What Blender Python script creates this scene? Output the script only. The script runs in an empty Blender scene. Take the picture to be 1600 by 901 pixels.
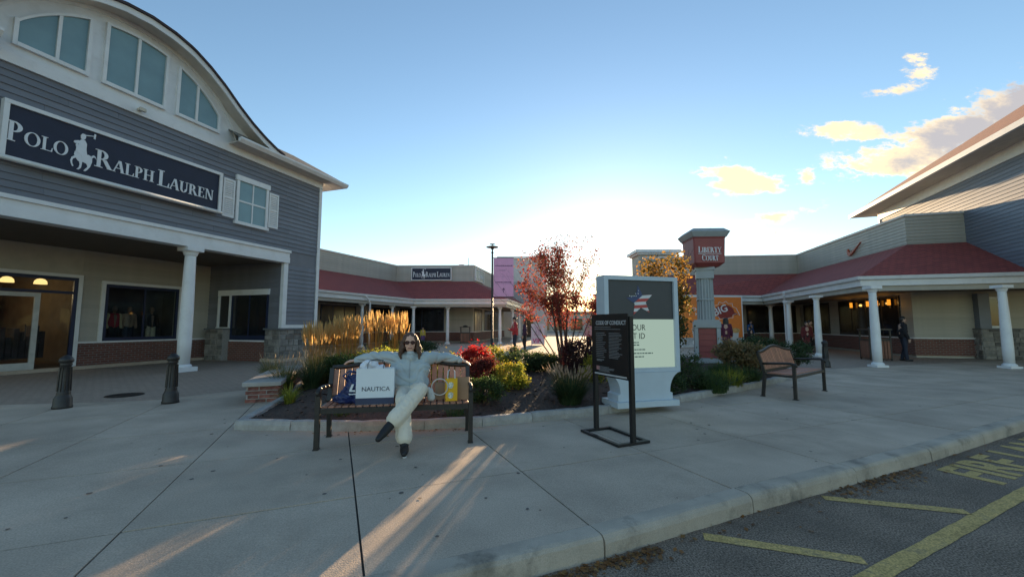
import bpy, math, random
import numpy as np
from mathutils import Vector, Matrix, noise as mnoise
random.seed(7); np.random.seed(7)
R = math.radians
sc = bpy.context.scene
COL = sc.collection

# ------------------------------------------------------------------ camera
F, HZ, CH = 640.0, 507.0, 1.4                 # focal length in photo pixels, horizon row, eye height (m)
TP = (HZ - 450.5) / F; PITCH = math.atan(TP); CPI, SPI = math.cos(PITCH), math.sin(PITCH)
cam = bpy.data.cameras.new('camera'); cam.sensor_width = 36.0; cam.lens = F / 1600 * 36
cam.clip_start = 0.05; cam.clip_end = 5000
co = bpy.data.objects.new('camera', cam); COL.objects.link(co)
co.location = (0, 0, CH); co.rotation_euler = (math.pi / 2 + PITCH, 0, 0)
sc.camera = co

# ------------------------------------------------------------------ sky and sun
SUN_AZ = math.atan2(0.228, 0.974)             # clockwise from +Y
SUN_EL = R(6.6)
world = bpy.data.worlds.new('World'); sc.world = world; world.use_nodes = True
wt = world.node_tree; wt.nodes.clear()
def wn(t, **k):
    n = wt.nodes.new(t)
    for a, b in k.items(): setattr(n, a, b)
    return n
def wmath(op, a, b=None, c=None):
    n = wn('ShaderNodeMath', operation=op)
    for i, v in enumerate((a, b, c)):
        if v is None: continue
        if isinstance(v, (int, float)): n.inputs[i].default_value = v
        else: wt.links.new(v, n.inputs[i])
    return n.outputs[0]
sky = wn('ShaderNodeTexSky', sky_type='NISHITA', sun_disc=False)
sky.sun_elevation = SUN_EL; sky.sun_rotation = SUN_AZ
sky.altitude = 50; sky.air_density = 1.0; sky.dust_density = 0.12; sky.ozone_density = 1.9
tc = wn('ShaderNodeTexCoord'); sep = wn('ShaderNodeSeparateXYZ'); wt.links.new(tc.outputs['Generated'], sep.inputs[0])
yy = wmath('MAXIMUM', sep.outputs[1], 0.05)
cu = wmath('DIVIDE', sep.outputs[0], yy); cv = wmath('DIVIDE', sep.outputs[2], yy)   # directions over the far horizon
cmb = wn('ShaderNodeCombineXYZ'); wt.links.new(cu, cmb.inputs[0]); wt.links.new(cv, cmb.inputs[1])
def wnoise(scale, detail, rough, stretch=(1, 1, 1)):
    m = wn('ShaderNodeMapping'); m.inputs['Scale'].default_value = stretch; wt.links.new(cmb.outputs[0], m.inputs[0])
    n = wn('ShaderNodeTexNoise'); n.inputs['Scale'].default_value = scale; n.inputs['Detail'].default_value = detail
    n.inputs['Roughness'].default_value = rough; wt.links.new(m.outputs[0], n.inputs[0]); return n.outputs[0]
n1 = wnoise(13.0, 12, .70, (.55, 1.25, 1)); n2 = wnoise(5.0, 3, .5)
# clouds: (u, v, half width, half height, tilt, strength)
CL = [(.575, .367, .098, .046, -.16, 1.08), (.735, .376, .036, .026, .5, .82), (.845, .487, .125, .028, -.03, 1.0),
      (.95, .415, .15, .05, .16, 1.05), (1.12, .475, .21, .07, .33, 1.15), (1.30, .53, .2, .09, .3, 1.15), (.98, .60, .075, .018, .25, .62),
      (1.045, .655, .055, .044, .1, .84), (.66, .27, .11, .026, .2, .78), (.512, .325, .016, .01, .4, .7), (1.02, .375, .05, .014, .3, .7), (1.55, .62, .2, .06, .3, .9), (.70, .235, .07, .009, .12, .62), (.87, .36, .05, .008, .3, .6), (.79, .51, .06, .008, .2, .6), (-1.9, .5, .2, .03, .1, .8)]
dens = None
for (u, v, a, b, t, s) in CL:
    ct, st = math.cos(t), math.sin(t)
    du = wmath('SUBTRACT', cu, u); dv = wmath('SUBTRACT', cv, v)
    p = wmath('MULTIPLY_ADD', du, ct / a, wmath('MULTIPLY', dv, st / a))
    q = wmath('MULTIPLY_ADD', du, -st / b, wmath('MULTIPLY', dv, ct / b))
    r2 = wmath('MULTIPLY_ADD', p, p, wmath('MULTIPLY', q, q))
    f = wmath('MULTIPLY', wmath('EXPONENT', wmath('MULTIPLY', r2, -.8)), s)
    dens = f if dens is None else wmath('MAXIMUM', dens, f)
d2 = wmath('MULTIPLY_ADD', wmath('SUBTRACT', n1, .5), 2.7, wmath('MULTIPLY', dens, 1.0))
def sstep(x, lo, hi):
    m = wn('ShaderNodeMapRange', interpolation_type='SMOOTHSTEP'); wt.links.new(x, m.inputs[0])
    m.inputs[1].default_value = lo; m.inputs[2].default_value = hi; return m.outputs[0]
mask = wmath('MULTIPLY', sstep(d2, .46, .84), sstep(dens, .10, .42))
core = sstep(wmath('MULTIPLY_ADD', wmath('SUBTRACT', n2, .5), 1.0, wmath('MULTIPLY_ADD', cu, .55, wmath('MULTIPLY', d2, .35))), .70, 1.08)
ccol = wn('ShaderNodeMix', data_type='RGBA'); wt.links.new(core, ccol.inputs[0])
CLK = 4.6
ccol.inputs[6].default_value = (1.0 * CLK, .76 * CLK, .43 * CLK, 1); ccol.inputs[7].default_value = (.40 * CLK, .37 * CLK, .37 * CLK, 1)
mixc = wn('ShaderNodeMix', data_type='RGBA'); wt.links.new(wmath('MULTIPLY', mask, .93), mixc.inputs[0])
wt.links.new(sky.outputs[0], mixc.inputs[6]); wt.links.new(ccol.outputs[2], mixc.inputs[7])
bg = wn('ShaderNodeBackground'); bg.inputs[1].default_value = 0.11
wt.links.new(mixc.outputs[2], bg.inputs[0]); wo = wn('ShaderNodeOutputWorld'); wt.links.new(bg.outputs[0], wo.inputs[0])

sl = bpy.data.lights.new('sun', 'SUN'); sl.energy = 5.0; sl.angle = R(.53); sl.color = (1, .70, .40)
so = bpy.data.objects.new('sun', sl); COL.objects.link(so)
sd = Vector((math.sin(SUN_AZ) * math.cos(SUN_EL), math.cos(SUN_AZ) * math.cos(SUN_EL), math.sin(SUN_EL)))
so.rotation_euler = sd.to_track_quat('Z', 'Y').to_euler(); so.location = (10, 40, 20)

sc.view_settings.view_transform = 'Standard'; sc.view_settings.look = 'None'
sc.view_settings.exposure = 1.6; sc.view_settings.gamma = 1.0; sc.view_settings.use_curve_mapping = False
sc.render.engine = 'CYCLES'
sc.cycles.max_bounces = 7; sc.cycles.transparent_max_bounces = 6

# ------------------------------------------------------------------ helpers
def ray(x, y):
    cx = (x - 800) / F; cy = (450.5 - y) / F
    return (cx, CPI - cy * SPI, SPI + cy * CPI)
def G(x, y, z=0.0):                            # where a sight line of the survey photo meets height z
    r = ray(x, y); t = (z - CH) / r[2]; return (r[0] * t, r[1] * t)
def P(x, y, d):                                # ... or depth d
    r = ray(x, y); t = d / r[1]; return (r[0] * t, d, CH + r[2] * t)

def tag(o, label=None, cat=None, group=None, kind=None):
    if label: o['label'] = label
    if cat: o['category'] = cat
    if group: o['group'] = group
    if kind: o['kind'] = kind
    return o
def empty(name, loc=(0, 0, 0), rz=0.0, parent=None):
    o = bpy.data.objects.new(name, None); COL.objects.link(o); o.location = loc; o.rotation_euler = (0, 0, rz)
    o.empty_display_size = .2
    if parent: o.parent = parent
    return o
def link(name, me, parent=None, loc=None, rz=None):
    o = bpy.data.objects.new(name, me); COL.objects.link(o)
    if parent: o.parent = parent
    if loc is not None: o.location = loc
    if rz is not None: o.rotation_euler = (0, 0, rz)
    return o
def copy_tree(o, parent=None):
    c = o.copy(); COL.objects.link(c)
    if parent: c.parent = parent
    for ch in list(o.children): copy_tree(ch, c)
    return c

class MB:
    def __init__(s): s.v = []; s.f = []
    def add(s, vs, fs):
        n = len(s.v); s.v += [tuple(v) for v in vs]; s.f += [tuple(i + n for i in f) for f in fs]; return s
    def box(s, x0, x1, y0, y1, z0, z1):
        return s.add([(x0, y0, z0), (x1, y0, z0), (x1, y1, z0), (x0, y1, z0), (x0, y0, z1), (x1, y0, z1), (x1, y1, z1), (x0, y1, z1)],
                     [(0, 3, 2, 1), (4, 5, 6, 7), (0, 1, 5, 4), (1, 2, 6, 5), (2, 3, 7, 6), (3, 0, 4, 7)])
    def bbox(s, x0, x1, y0, y1, z0, z1, b=.01):                       # box with chamfered upright and top edges
        n = len(s.v)
        ring = lambda i, z: [(x0 + i, y0 + b, z), (x0 + b, y0 + i, z), (x1 - b, y0 + i, z), (x1 - i, y0 + b, z), (x1 - i, y1 - b, z), (x1 - b, y1 - i, z), (x0 + b, y1 - i, z), (x0 + i, y1 - b, z)]
        vs = ring(0, z0) + ring(0, z1 - b) + ring(b * .9, z1)
        fs = [tuple(range(7, -1, -1)), tuple(range(16, 24))]
        for k in range(2):
            for i in range(8): fs.append((k * 8 + i, k * 8 + (i + 1) % 8, k * 8 + 8 + (i + 1) % 8, k * 8 + 8 + i))
        return s.add(vs, fs)
    def prism(s, poly, a, b, axis='y'):                                # closed outline (x,z) or (x,y), extruded from a to b
        n = len(poly)
        area = sum(poly[i][0] * poly[(i + 1) % n][1] - poly[(i + 1) % n][0] * poly[i][1] for i in range(n))
        if (area < 0) == (axis == 'z'): poly = poly[::-1]
        mk = (lambda p, d: (p[0], d, p[1])) if axis == 'y' else (lambda p, d: (p[0], p[1], d))
        lo, hi = min(a, b), max(a, b)
        vs = [mk(p, lo) for p in poly] + [mk(p, hi) for p in poly]
        fs = [tuple(range(n - 1, -1, -1)), tuple(range(n, 2 * n))]
        for i in range(n): fs.append((i, (i + 1) % n, n + (i + 1) % n, n + i))
        return s.add(vs, fs)
    def tube(s, pts, r, n=6, cap=True, up=None):
        pts = [Vector(p) for p in pts]; m = len(pts)
        rs = r if isinstance(r, (list, tuple)) else [r] * m
        vs = []; fs = []; prev = None
        for i, p in enumerate(pts):
            d = (pts[min(i + 1, m - 1)] - pts[max(i - 1, 0)]).normalized()
            if prev is None:
                a = Vector((0, 0, 1)) if abs(d.z) < .9 else Vector((1, 0, 0))
                prev = d.cross(a).normalized()
            prev = (prev - d * prev.dot(d)).normalized(); w = d.cross(prev)
            for k in range(n):
                t = 2 * math.pi * k / n
                vs.append(p + (prev * math.cos(t) + w * math.sin(t)) * rs[i])
        for i in range(m - 1):
            for k in range(n): fs.append((i * n + k, i * n + (k + 1) % n, (i + 1) * n + (k + 1) % n, (i + 1) * n + k))
        if cap: fs += [tuple(range(n - 1, -1, -1)), tuple(range((m - 1) * n, m * n))]
        return s.add(vs, fs)
    def bar(s, p, q, w, h):                                            # square bar between two points
        p, q = Vector(p), Vector(q); d = (q - p).normalized()
        a = Vector((0, 0, 1)) if abs(d.z) < .95 else Vector((0, 1, 0))
        x = d.cross(a).normalized() * (w / 2); z = x.cross(d).normalized() * (h / 2)
        vs = [c + sx * x + sz * z for c in (p, q) for sx, sz in ((-1, -1), (1, -1), (1, 1), (-1, 1))]
        return s.add(vs, [(0, 1, 2, 3), (7, 6, 5, 4), (0, 4, 5, 1), (1, 5, 6, 2), (2, 6, 7, 3), (3, 7, 4, 0)])
    def lathe(s, prof, n=16, c=(0, 0, 0), phase=0.0):
        vs = []; fs = []; m = len(prof)
        for (r, z) in prof:
            for k in range(n):
                t = 2 * math.pi * k / n + phase; vs.append((c[0] + r * math.cos(t), c[1] + r * math.sin(t), c[2] + z))
        for i in range(m - 1):
            for k in range(n): fs.append((i * n + k, i * n + (k + 1) % n, (i + 1) * n + (k + 1) % n, (i + 1) * n + k))
        fs += [tuple(range(n - 1, -1, -1)), tuple(range((m - 1) * n, m * n))]
        return s.add(vs, fs)
    def ball(s, c, rx, ry=None, rz=None, n=10, m=6, rot=None):
        ry = rx if ry is None else ry; rz = rx if rz is None else rz
        vs = []; fs = []; c = Vector(c)
        for i in range(1, m):
            a = math.pi * i / m
            for k in range(n):
                t = 2 * math.pi * k / n
                v = Vector((rx * math.sin(a) * math.cos(t), ry * math.sin(a) * math.sin(t), -rz * math.cos(a)))
                vs.append(c + (rot @ v if rot else v))
        e = [Vector((0, 0, -rz)), Vector((0, 0, rz))]
        vs += [c + (rot @ v if rot else v) for v in e]; b, t = len(vs) - 2, len(vs) - 1
        for i in range(m - 2):
            for k in range(n): fs.append((i * n + k, i * n + (k + 1) % n, (i + 1) * n + (k + 1) % n, (i + 1) * n + k))
        for k in range(n):
            fs.append((b, (k + 1) % n, k)); fs.append((t, (m - 2) * n + k, (m - 2) * n + (k + 1) % n))
        return s.add(vs, fs)
    def caps(s, p, q, r1, r2, n=10):                                   # tapered capsule
        p, q = Vector(p), Vector(q); d = (q - p)
        L = d.length; d = d / L if L > 1e-6 else Vector((0, 0, 1))
        pts = []; rs = []
        for a in (-90, -60, -30, 0): pts.append(p + d * r1 * math.sin(R(a))); rs.append(max(r1 * math.cos(R(a)), 1e-3))
        for a in (0, 30, 60, 90): pts.append(q + d * r2 * math.sin(R(a))); rs.append(max(r2 * math.cos(R(a)), 1e-3))
        return s.tube(pts, rs, n)
    def chain(s, pts, rs):
        for i in range(len(pts) - 1): s.caps(pts[i], pts[i + 1], rs[i], rs[i + 1])
        return s
    def mesh(s, name, mat=None, smooth=False, uv=True):
        me = bpy.data.meshes.new(name); me.from_pydata(s.v, [], s.f); me.update()
        if mat: me.materials.append(mat)
        if smooth: me.polygons.foreach_set('use_smooth', [True] * len(me.polygons))
        if uv:
            l = me.uv_layers.new(name='UVMap'); d = np.zeros(len(me.loops) * 2); k = 0
            vs = s.v
            for pl in me.polygons:
                nx, ny, nz = pl.normal
                if abs(nz) < .75:
                    h = math.hypot(nx, ny) or 1; tx, ty = -ny / h, nx / h
                    for li in pl.loop_indices:
                        v = vs[me.loops[li].vertex_index]; d[li * 2] = v[0] * tx + v[1] * ty; d[li * 2 + 1] = v[2] / max(.35, math.sqrt(1 - nz * nz))
                else:
                    for li in pl.loop_indices:
                        v = vs[me.loops[li].vertex_index]; d[li * 2] = v[0]; d[li * 2 + 1] = v[1]
            l.data.foreach_set('uv', d)
        return me
    def build(s, name, mat, parent=None, smooth=False, loc=None, rz=None):
        return link(name, s.mesh(name, mat, smooth), parent, loc, rz)

def sweep_mb(poly, prof, closed_prof=True, out=1):
    """profile [(offset outward, z)] swept along a 2-D polyline with mitred corners; outward = right-hand side * out"""
    n = len(poly); mb = MB(); m = len(prof); nor = []
    for i in range(n - 1):
        dx, dy = poly[i + 1][0] - poly[i][0], poly[i + 1][1] - poly[i][1]; h = math.hypot(dx, dy)
        nor.append((dy / h * out, -dx / h * out))
    vs = []
    for i in range(n):
        if i == 0: b = nor[0]; k = 1
        elif i == n - 1: b = nor[-1]; k = 1
        else:
            a1, a2 = nor[i - 1], nor[i]; bx, by = a1[0] + a2[0], a1[1] + a2[1]; h = math.hypot(bx, by); b = (bx / h, by / h)
            k = 1 / max(.3, b[0] * a1[0] + b[1] * a1[1])
        for (o, z) in prof: vs.append((poly[i][0] + b[0] * o * k, poly[i][1] + b[1] * o * k, z))
    fs = []
    mm = m if closed_prof else m - 1
    for i in range(n - 1):
        for j in range(mm):
            q = (i * m + j, i * m + (j + 1) % m, (i + 1) * m + (j + 1) % m, (i + 1) * m + j)
            fs.append(q if out < 0 else q[::-1])
    if closed_prof:
        a = tuple(range(m)); b = tuple(range((n - 1) * m, n * m))
        fs += [a[::-1] if out < 0 else a, b if out < 0 else b[::-1]]
    return mb.add(vs, fs)
def offset_poly(poly, d, out=1):
    s = sweep_mb(poly, [(d, 0.0), (d, .1)], False, out); return [(s.v[2 * i][0], s.v[2 * i][1]) for i in range(len(poly))]
def fix_normals(o):
    import bmesh
    bm = bmesh.new(); bm.from_mesh(o.data); bmesh.ops.recalc_face_normals(bm, faces=bm.faces); bm.to_mesh(o.data); bm.free(); return o
def clip_convex(subj, clip):                                           # Sutherland-Hodgman, clip outline counter-clockwise
    out = subj
    for i in range(len(clip)):
        a, b = clip[i], clip[(i + 1) % len(clip)]; inp = out; out = []
        ins = lambda p: (b[0] - a[0]) * (p[1] - a[1]) - (b[1] - a[1]) * (p[0] - a[0]) >= -1e-9
        for j in range(len(inp)):
            p, q = inp[j - 1], inp[j]; ip, iq = ins(p), ins(q)
            if ip != iq:
                d1 = (b[0] - a[0]) * (p[1] - a[1]) - (b[1] - a[1]) * (p[0] - a[0]); d2 = (b[0] - a[0]) * (q[1] - a[1]) - (b[1] - a[1]) * (q[0] - a[0])
                t = d1 / (d1 - d2); out.append((p[0] + t * (q[0] - p[0]), p[1] + t * (q[1] - p[1])))
            if iq: out.append(q)
        if not out: return []
    return out
def remesh(name, mb, mat, parent, vox=.012, smooth=4, keep=1.0):
    me = mb.mesh('tmp', mat, True, uv=False); o = bpy.data.objects.new('tmp', me); COL.objects.link(o)
    r = o.modifiers.new('r', 'REMESH'); r.mode = 'VOXEL'; r.voxel_size = vox; r.use_smooth_shade = True
    if smooth: s = o.modifiers.new('s', 'SMOOTH'); s.factor = .5; s.iterations = smooth
    if keep < 1: d = o.modifiers.new('d', 'DECIMATE'); d.ratio = keep
    dg = bpy.context.evaluated_depsgraph_get(); m2 = bpy.data.meshes.new_from_object(o.evaluated_get(dg)); m2.name = name
    bpy.data.objects.remove(o); bpy.data.meshes.remove(me)
    m2.materials.clear(); m2.materials.append(mat)
    m2.polygons.foreach_set('use_smooth', [True] * len(m2.polygons))
    return link(name, m2, parent)

# ------------------------------------------------------------------ materials
def nt_new(name):
    m = bpy.data.materials.new(name); m.use_nodes = True; nt = m.node_tree; nt.nodes.clear()
    out = nt.nodes.new('ShaderNodeOutputMaterial'); return m, nt, out
def pmat(name, col, rough=.6, var=.12, scale=6.0, bump=.0, bscale=None, metal=0.0, spec=.5, fine=0.0, fscale=220.0, obj_rand=0.0, stain=None, coord='Object'):
    """principled paint/stone/fabric: base colour broken up by two noises, a little bump, optional per-object shift"""
    m, nt, out = nt_new(name); N = nt.nodes.new; Lk = nt.links.new
    b = N('ShaderNodeBsdfPrincipled'); Lk(b.outputs[0], out.inputs[0])
    b.inputs['Roughness'].default_value = rough; b.inputs['Metallic'].default_value = metal; b.inputs['Specular IOR Level'].default_value = spec
    t = N('ShaderNodeTexCoord')
    n = N('ShaderNodeTexNoise'); n.inputs['Scale'].default_value = scale; n.inputs['Detail'].default_value = 6; Lk(t.outputs[coord], n.inputs[0])
    mr = N('ShaderNodeMapRange'); mr.inputs[1].default_value = .3; mr.inputs[2].default_value = .7; mr.inputs[3].default_value = 1 - var; mr.inputs[4].default_value = 1 + var
    Lk(n.outputs[0], mr.inputs[0]); val = mr.outputs[0]
    if fine:
        n2 = N('ShaderNodeTexNoise'); n2.inputs['Scale'].default_value = fscale; n2.inputs['Detail'].default_value = 2; Lk(t.outputs[coord], n2.inputs[0])
        m2 = N('ShaderNodeMapRange'); m2.inputs[1].default_value = .25; m2.inputs[2].default_value = .75; m2.inputs[3].default_value = 1 - fine; m2.inputs[4].default_value = 1 + fine
        Lk(n2.outputs[0], m2.inputs[0]); mu = N('ShaderNodeMath'); mu.operation = 'MULTIPLY'; Lk(val, mu.inputs[0]); Lk(m2.outputs[0], mu.inputs[1]); val = mu.outputs[0]
    if obj_rand:
        oi = N('ShaderNodeObjectInfo'); m3 = N('ShaderNodeMapRange'); m3.inputs[3].default_value = 1 - obj_rand; m3.inputs[4].default_value = 1 + obj_rand; Lk(oi.outputs['Random'], m3.inputs[0])
        mu = N('ShaderNodeMath'); mu.operation = 'MULTIPLY'; Lk(val, mu.inputs[0]); Lk(m3.outputs[0], mu.inputs[1]); val = mu.outputs[0]
    sc_ = N('ShaderNodeVectorMath'); sc_.operation = 'SCALE'; sc_.inputs[0].default_value = col; Lk(val, sc_.inputs['Scale']); c = sc_.outputs[0]
    if stain:
        n4 = N('ShaderNodeTexNoise'); n4.inputs['Scale'].default_value = stain[2]; n4.inputs['Detail'].default_value = 8; n4.inputs['Roughness'].default_value = .7; Lk(t.outputs[coord], n4.inputs[0])
        m4 = N('ShaderNodeMapRange'); m4.inputs[1].default_value = .52; m4.inputs[2].default_value = .72; m4.inputs[4].default_value = stain[1]; Lk(n4.outputs[0], m4.inputs[0])
        mx = N('ShaderNodeMix'); mx.data_type = 'RGBA'; Lk(m4.outputs[0], mx.inputs[0]); Lk(c, mx.inputs[6]); mx.inputs[7].default_value = (*stain[0], 1); c = mx.outputs[2]
    Lk(c, b.inputs['Base Color'])
    if bump:
        bp = N('ShaderNodeBump'); bp.inputs['Strength'].default_value = bump; bp.inputs['Distance'].default_value = .01
        n3 = N('ShaderNodeTexNoise'); n3.inputs['Scale'].default_value = bscale or scale * 4; n3.inputs['Detail'].default_value = 4; Lk(t.outputs[coord], n3.inputs[0])
        Lk(n3.outputs[0], bp.inputs['Height']); Lk(bp.outputs[0], b.inputs['Normal'])
    return m
def brickmat(name, c1, c2, mortar, bw, bh, ms=.01, rough=.85, bump=.6, off=.5):
    m, nt, out = nt_new(name); N = nt.nodes.new; Lk = nt.links.new
    b = N('ShaderNodeBsdfPrincipled'); Lk(b.outputs[0], out.inputs[0]); b.inputs['Roughness'].default_value = rough
    t = N('ShaderNodeTexCoord'); br = N('ShaderNodeTexBrick'); Lk(t.outputs['UV'], br.inputs[0])
    br.inputs['Color1'].default_value = (*c1, 1); br.inputs['Color2'].default_value = (*c2, 1); br.inputs['Mortar'].default_value = (*mortar, 1)
    br.inputs['Scale'].default_value = 1; br.inputs['Brick Width'].default_value = bw; br.inputs['Row Height'].default_value = bh; br.inputs['Mortar Size'].default_value = ms; br.offset = off
    n = N('ShaderNodeTexNoise'); n.inputs['Scale'].default_value = 25; n.inputs['Detail'].default_value = 5; Lk(t.outputs['UV'], n.inputs[0])
    mx = N('ShaderNodeMix'); mx.data_type = 'RGBA'; mx.blend_type = 'MULTIPLY'; mx.inputs[0].default_value = .5; Lk(br.outputs[0], mx.inputs[6])
    cr = N('ShaderNodeMapRange'); cr.inputs[3].default_value = .4; cr.inputs[4].default_value = 1.5; Lk(n.outputs[0], cr.inputs[0]); Lk(cr.outputs[0], mx.inputs[7])
    Lk(mx.outputs[2], b.inputs['Base Color'])
    bp = N('ShaderNodeBump'); bp.inputs['Strength'].default_value = bump; bp.inputs['Distance'].default_value = .008; bp.invert = True
    Lk(br.outputs['Fac'], bp.inputs['Height']); Lk(bp.outputs[0], b.inputs['Normal']); return m
def leafmat(name, cols, trans=.5, rough=.6):
    m, nt, out = nt_new(name); N = nt.nodes.new; Lk = nt.links.new
    g = N('ShaderNodeNewGeometry'); cr = N('ShaderNodeValToRGB'); Lk(g.outputs['Random Per Island'], cr.inputs[0])
    e = cr.color_ramp.elements
    while len(e) < len(cols): e.new(.5)
    for i, c in enumerate(cols): e[i].position = i / max(1, len(cols) - 1); e[i].color = (*c, 1)
    d = N('ShaderNodeBsdfPrincipled'); d.inputs['Roughness'].default_value = rough; d.inputs['Specular IOR Level'].default_value = .3; t = N('ShaderNodeBsdfTranslucent'); Lk(cr.outputs[0], d.inputs['Base Color'])
    sv = N('ShaderNodeVectorMath'); sv.operation = 'SCALE'; sv.inputs['Scale'].default_value = 1.6; Lk(cr.outputs[0], sv.inputs[0]); Lk(sv.outputs[0], t.inputs[0])
    mx = N('ShaderNodeMixShader'); mx.inputs[0].default_value = trans; Lk(d.outputs[0], mx.inputs[1]); Lk(t.outputs[0], mx.inputs[2]); Lk(mx.outputs[0], out.inputs[0]); return m
def emat(name, col, s):
    m, nt, out = nt_new(name); e = nt.nodes.new('ShaderNodeEmission'); e.inputs[0].default_value = (*col, 1); e.inputs[1].default_value = s
    nt.links.new(e.outputs[0], out.inputs[0]); return m
def glassmat(name, tint=(.02, .025, .03), clear=.35, rough=.03):
    """window pane: part reflective dark glass, part clear"""
    m, nt, out = nt_new(name); N = nt.nodes.new
    p = N('ShaderNodeBsdfPrincipled'); p.inputs['Base Color'].default_value = (*tint, 1); p.inputs['Roughness'].default_value = rough; p.inputs['Specular IOR Level'].default_value = .8
    t = N('ShaderNodeBsdfTransparent'); t.inputs[0].default_value = (.85, .9, .92, 1); mx = N('ShaderNodeMixShader'); mx.inputs[0].default_value = clear
    nt.links.new(p.outputs[0], mx.inputs[1]); nt.links.new(t.outputs[0], mx.inputs[2]); nt.links.new(mx.outputs[0], out.inputs[0]); return m

M = {}
M['siding'] = pmat('grey_siding_paint', (.165, .172, .195), .5, .10, 2.5, .12, 60, obj_rand=.09)
M['siding_r'] = pmat('slate_siding_paint', (.165, .185, .225), .45, .08, 3, .12, 60, obj_rand=.08)
M['beige'] = pmat('beige_siding_paint', (.43, .40, .34), .6, .08, 3, .1, 60, obj_rand=.06)
M['white'] = pmat('white_trim_paint', (.74, .745, .74), .45, .05, 2.5, .05, 40, stain=((.5, .48, .44), .35, 3))
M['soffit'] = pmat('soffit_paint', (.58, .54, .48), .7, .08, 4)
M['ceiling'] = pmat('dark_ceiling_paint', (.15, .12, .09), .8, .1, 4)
M['navy'] = pmat('navy_board', (.012, .017, .042), .55, .12, 5, .05, 50)
M['navyframe'] = pmat('navy_frame', (.012, .022, .06), .4, .1, 5)
M['letter'] = pmat('sign_letter', (.72, .74, .76), .4, .04, 8)
M['roofred'] = brickmat('red_shingle', (.37, .080, .065), (.28, .062, .055), (.14, .04, .035), .3, .14, .012, .9, .5)
M['roofbrown'] = brickmat('brown_shingle', (.30, .10, .07), (.21, .075, .06), (.1, .05, .04), .3, .14, .012, .9, .5)
M['roofgrey'] = brickmat('weathered_shingle', (.25, .23, .2), (.18, .17, .15), (.1, .1, .09), .3, .14, .012, .9, .5)
M['brickwall'] = brickmat('brick_wainscot', (.20, .07, .05), (.14, .05, .038), (.2, .18, .16), .21, .075, .009)
M['brick'] = pmat('brick_face', (.21, .075, .055), .85, .3, 14, .5, 90, obj_rand=.35, stain=((.35, .3, .27), .5, 6))
M['mortar'] = pmat('mortar', (.32, .30, .27), .9, .15, 20, .3, 150)
M['concrete'] = pmat('paving_concrete', (.50, .40, .305), .85, .19, 1.1, .3, 110, fine=.22, fscale=95, obj_rand=.06, spec=.22, stain=((.36, .285, .215), .75, .9))
M['joint'] = pmat('paving_joint', (.045, .04, .035), .95, .2, 8)
M['kerb'] = pmat('kerb_concrete', (.44, .37, .29), .85, .18, 3, .4, 60, fine=.18, fscale=180, stain=((.12, .105, .08), .9, 2.6))
M['granite'] = pmat('granite', (.34, .325, .30), .8, .16, 9, .5, 45, fine=.22, fscale=160, obj_rand=.07)
M['walk'] = brickmat('brown_paver', (.40, .30, .225), (.34, .255, .195), (.24, .185, .14), .2, .1, .008, .85, .3)
M['asphalt'] = pmat('asphalt', (.24, .185, .14), .95, .22, 2.0, .8, 120, fine=.85, fscale=85, spec=.15, stain=((.15, .12, .096), .5, 1.3))
M['yellow'] = pmat('worn_yellow_paint', (.56, .38, .13), .85, .25, 9, .3, 120, fine=.5, fscale=85, stain=((.10, .09, .08), .85, 9))
M['mulch'] = pmat('mulch', (.06, .037, .026), .95, .4, 18, 1.0, 60, fine=.5, fscale=90)
M['chip'] = pmat('bark_chip', (.085, .052, .037), .9, .3, 30)
M['black'] = pmat('black_metal', (.012, .012, .013), .4, .2, 8, .05)
M['bronze'] = pmat('dark_bronze_metal', (.022, .019, .017), .45, .25, 12, .1)
M['wood'] = pmat('bench_slat', (.42, .19, .12), .55, .18, 14, .15, 60, obj_rand=.18)
M['stonewall'] = pmat('field_stone', (.21, .195, .175), .85, .3, 7, .7, 35, obj_rand=.4, fine=.2, fscale=80)
M['glass_blue'] = pmat('frosted_window', (.19, .30, .325), .18, .10, 1.6, .06, 3, spec=.6)
M['glass'] = glassmat('shop_glass', clear=.85)
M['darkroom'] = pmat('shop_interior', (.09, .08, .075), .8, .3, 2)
M['panel_grey'] = pmat('kiosk_frame_paint', (.50, .57, .62), .45, .05, 4)
M['pylon_grey'] = pmat('pylon_grey_paint', (.33, .36, .365), .5, .06, 4)
M['pylon_red'] = pmat('pylon_red_paint', (.27, .06, .055), .5, .08, 4)
M['pink'] = pmat('pink_banner', (.80, .40, .62), .7, .05, 3)
M['skin'] = pmat('skin', (.70, .40, .28), .5, .08, 20, spec=.4)
M['hair'] = pmat('brown_hair', (.10, .048, .026), .45, .35, 40, .6, 110)
M['hair_dark'] = pmat('dark_hair', (.015, .012, .011), .5, .3, 40, .4, 110)
def cloth(name, c, **k): return pmat(name, c, k.get('rough', .85), k.get('var', .1), k.get('scale', 9), k.get('bump', .35), k.get('bscale', 25), fine=.08, fscale=300)

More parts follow.
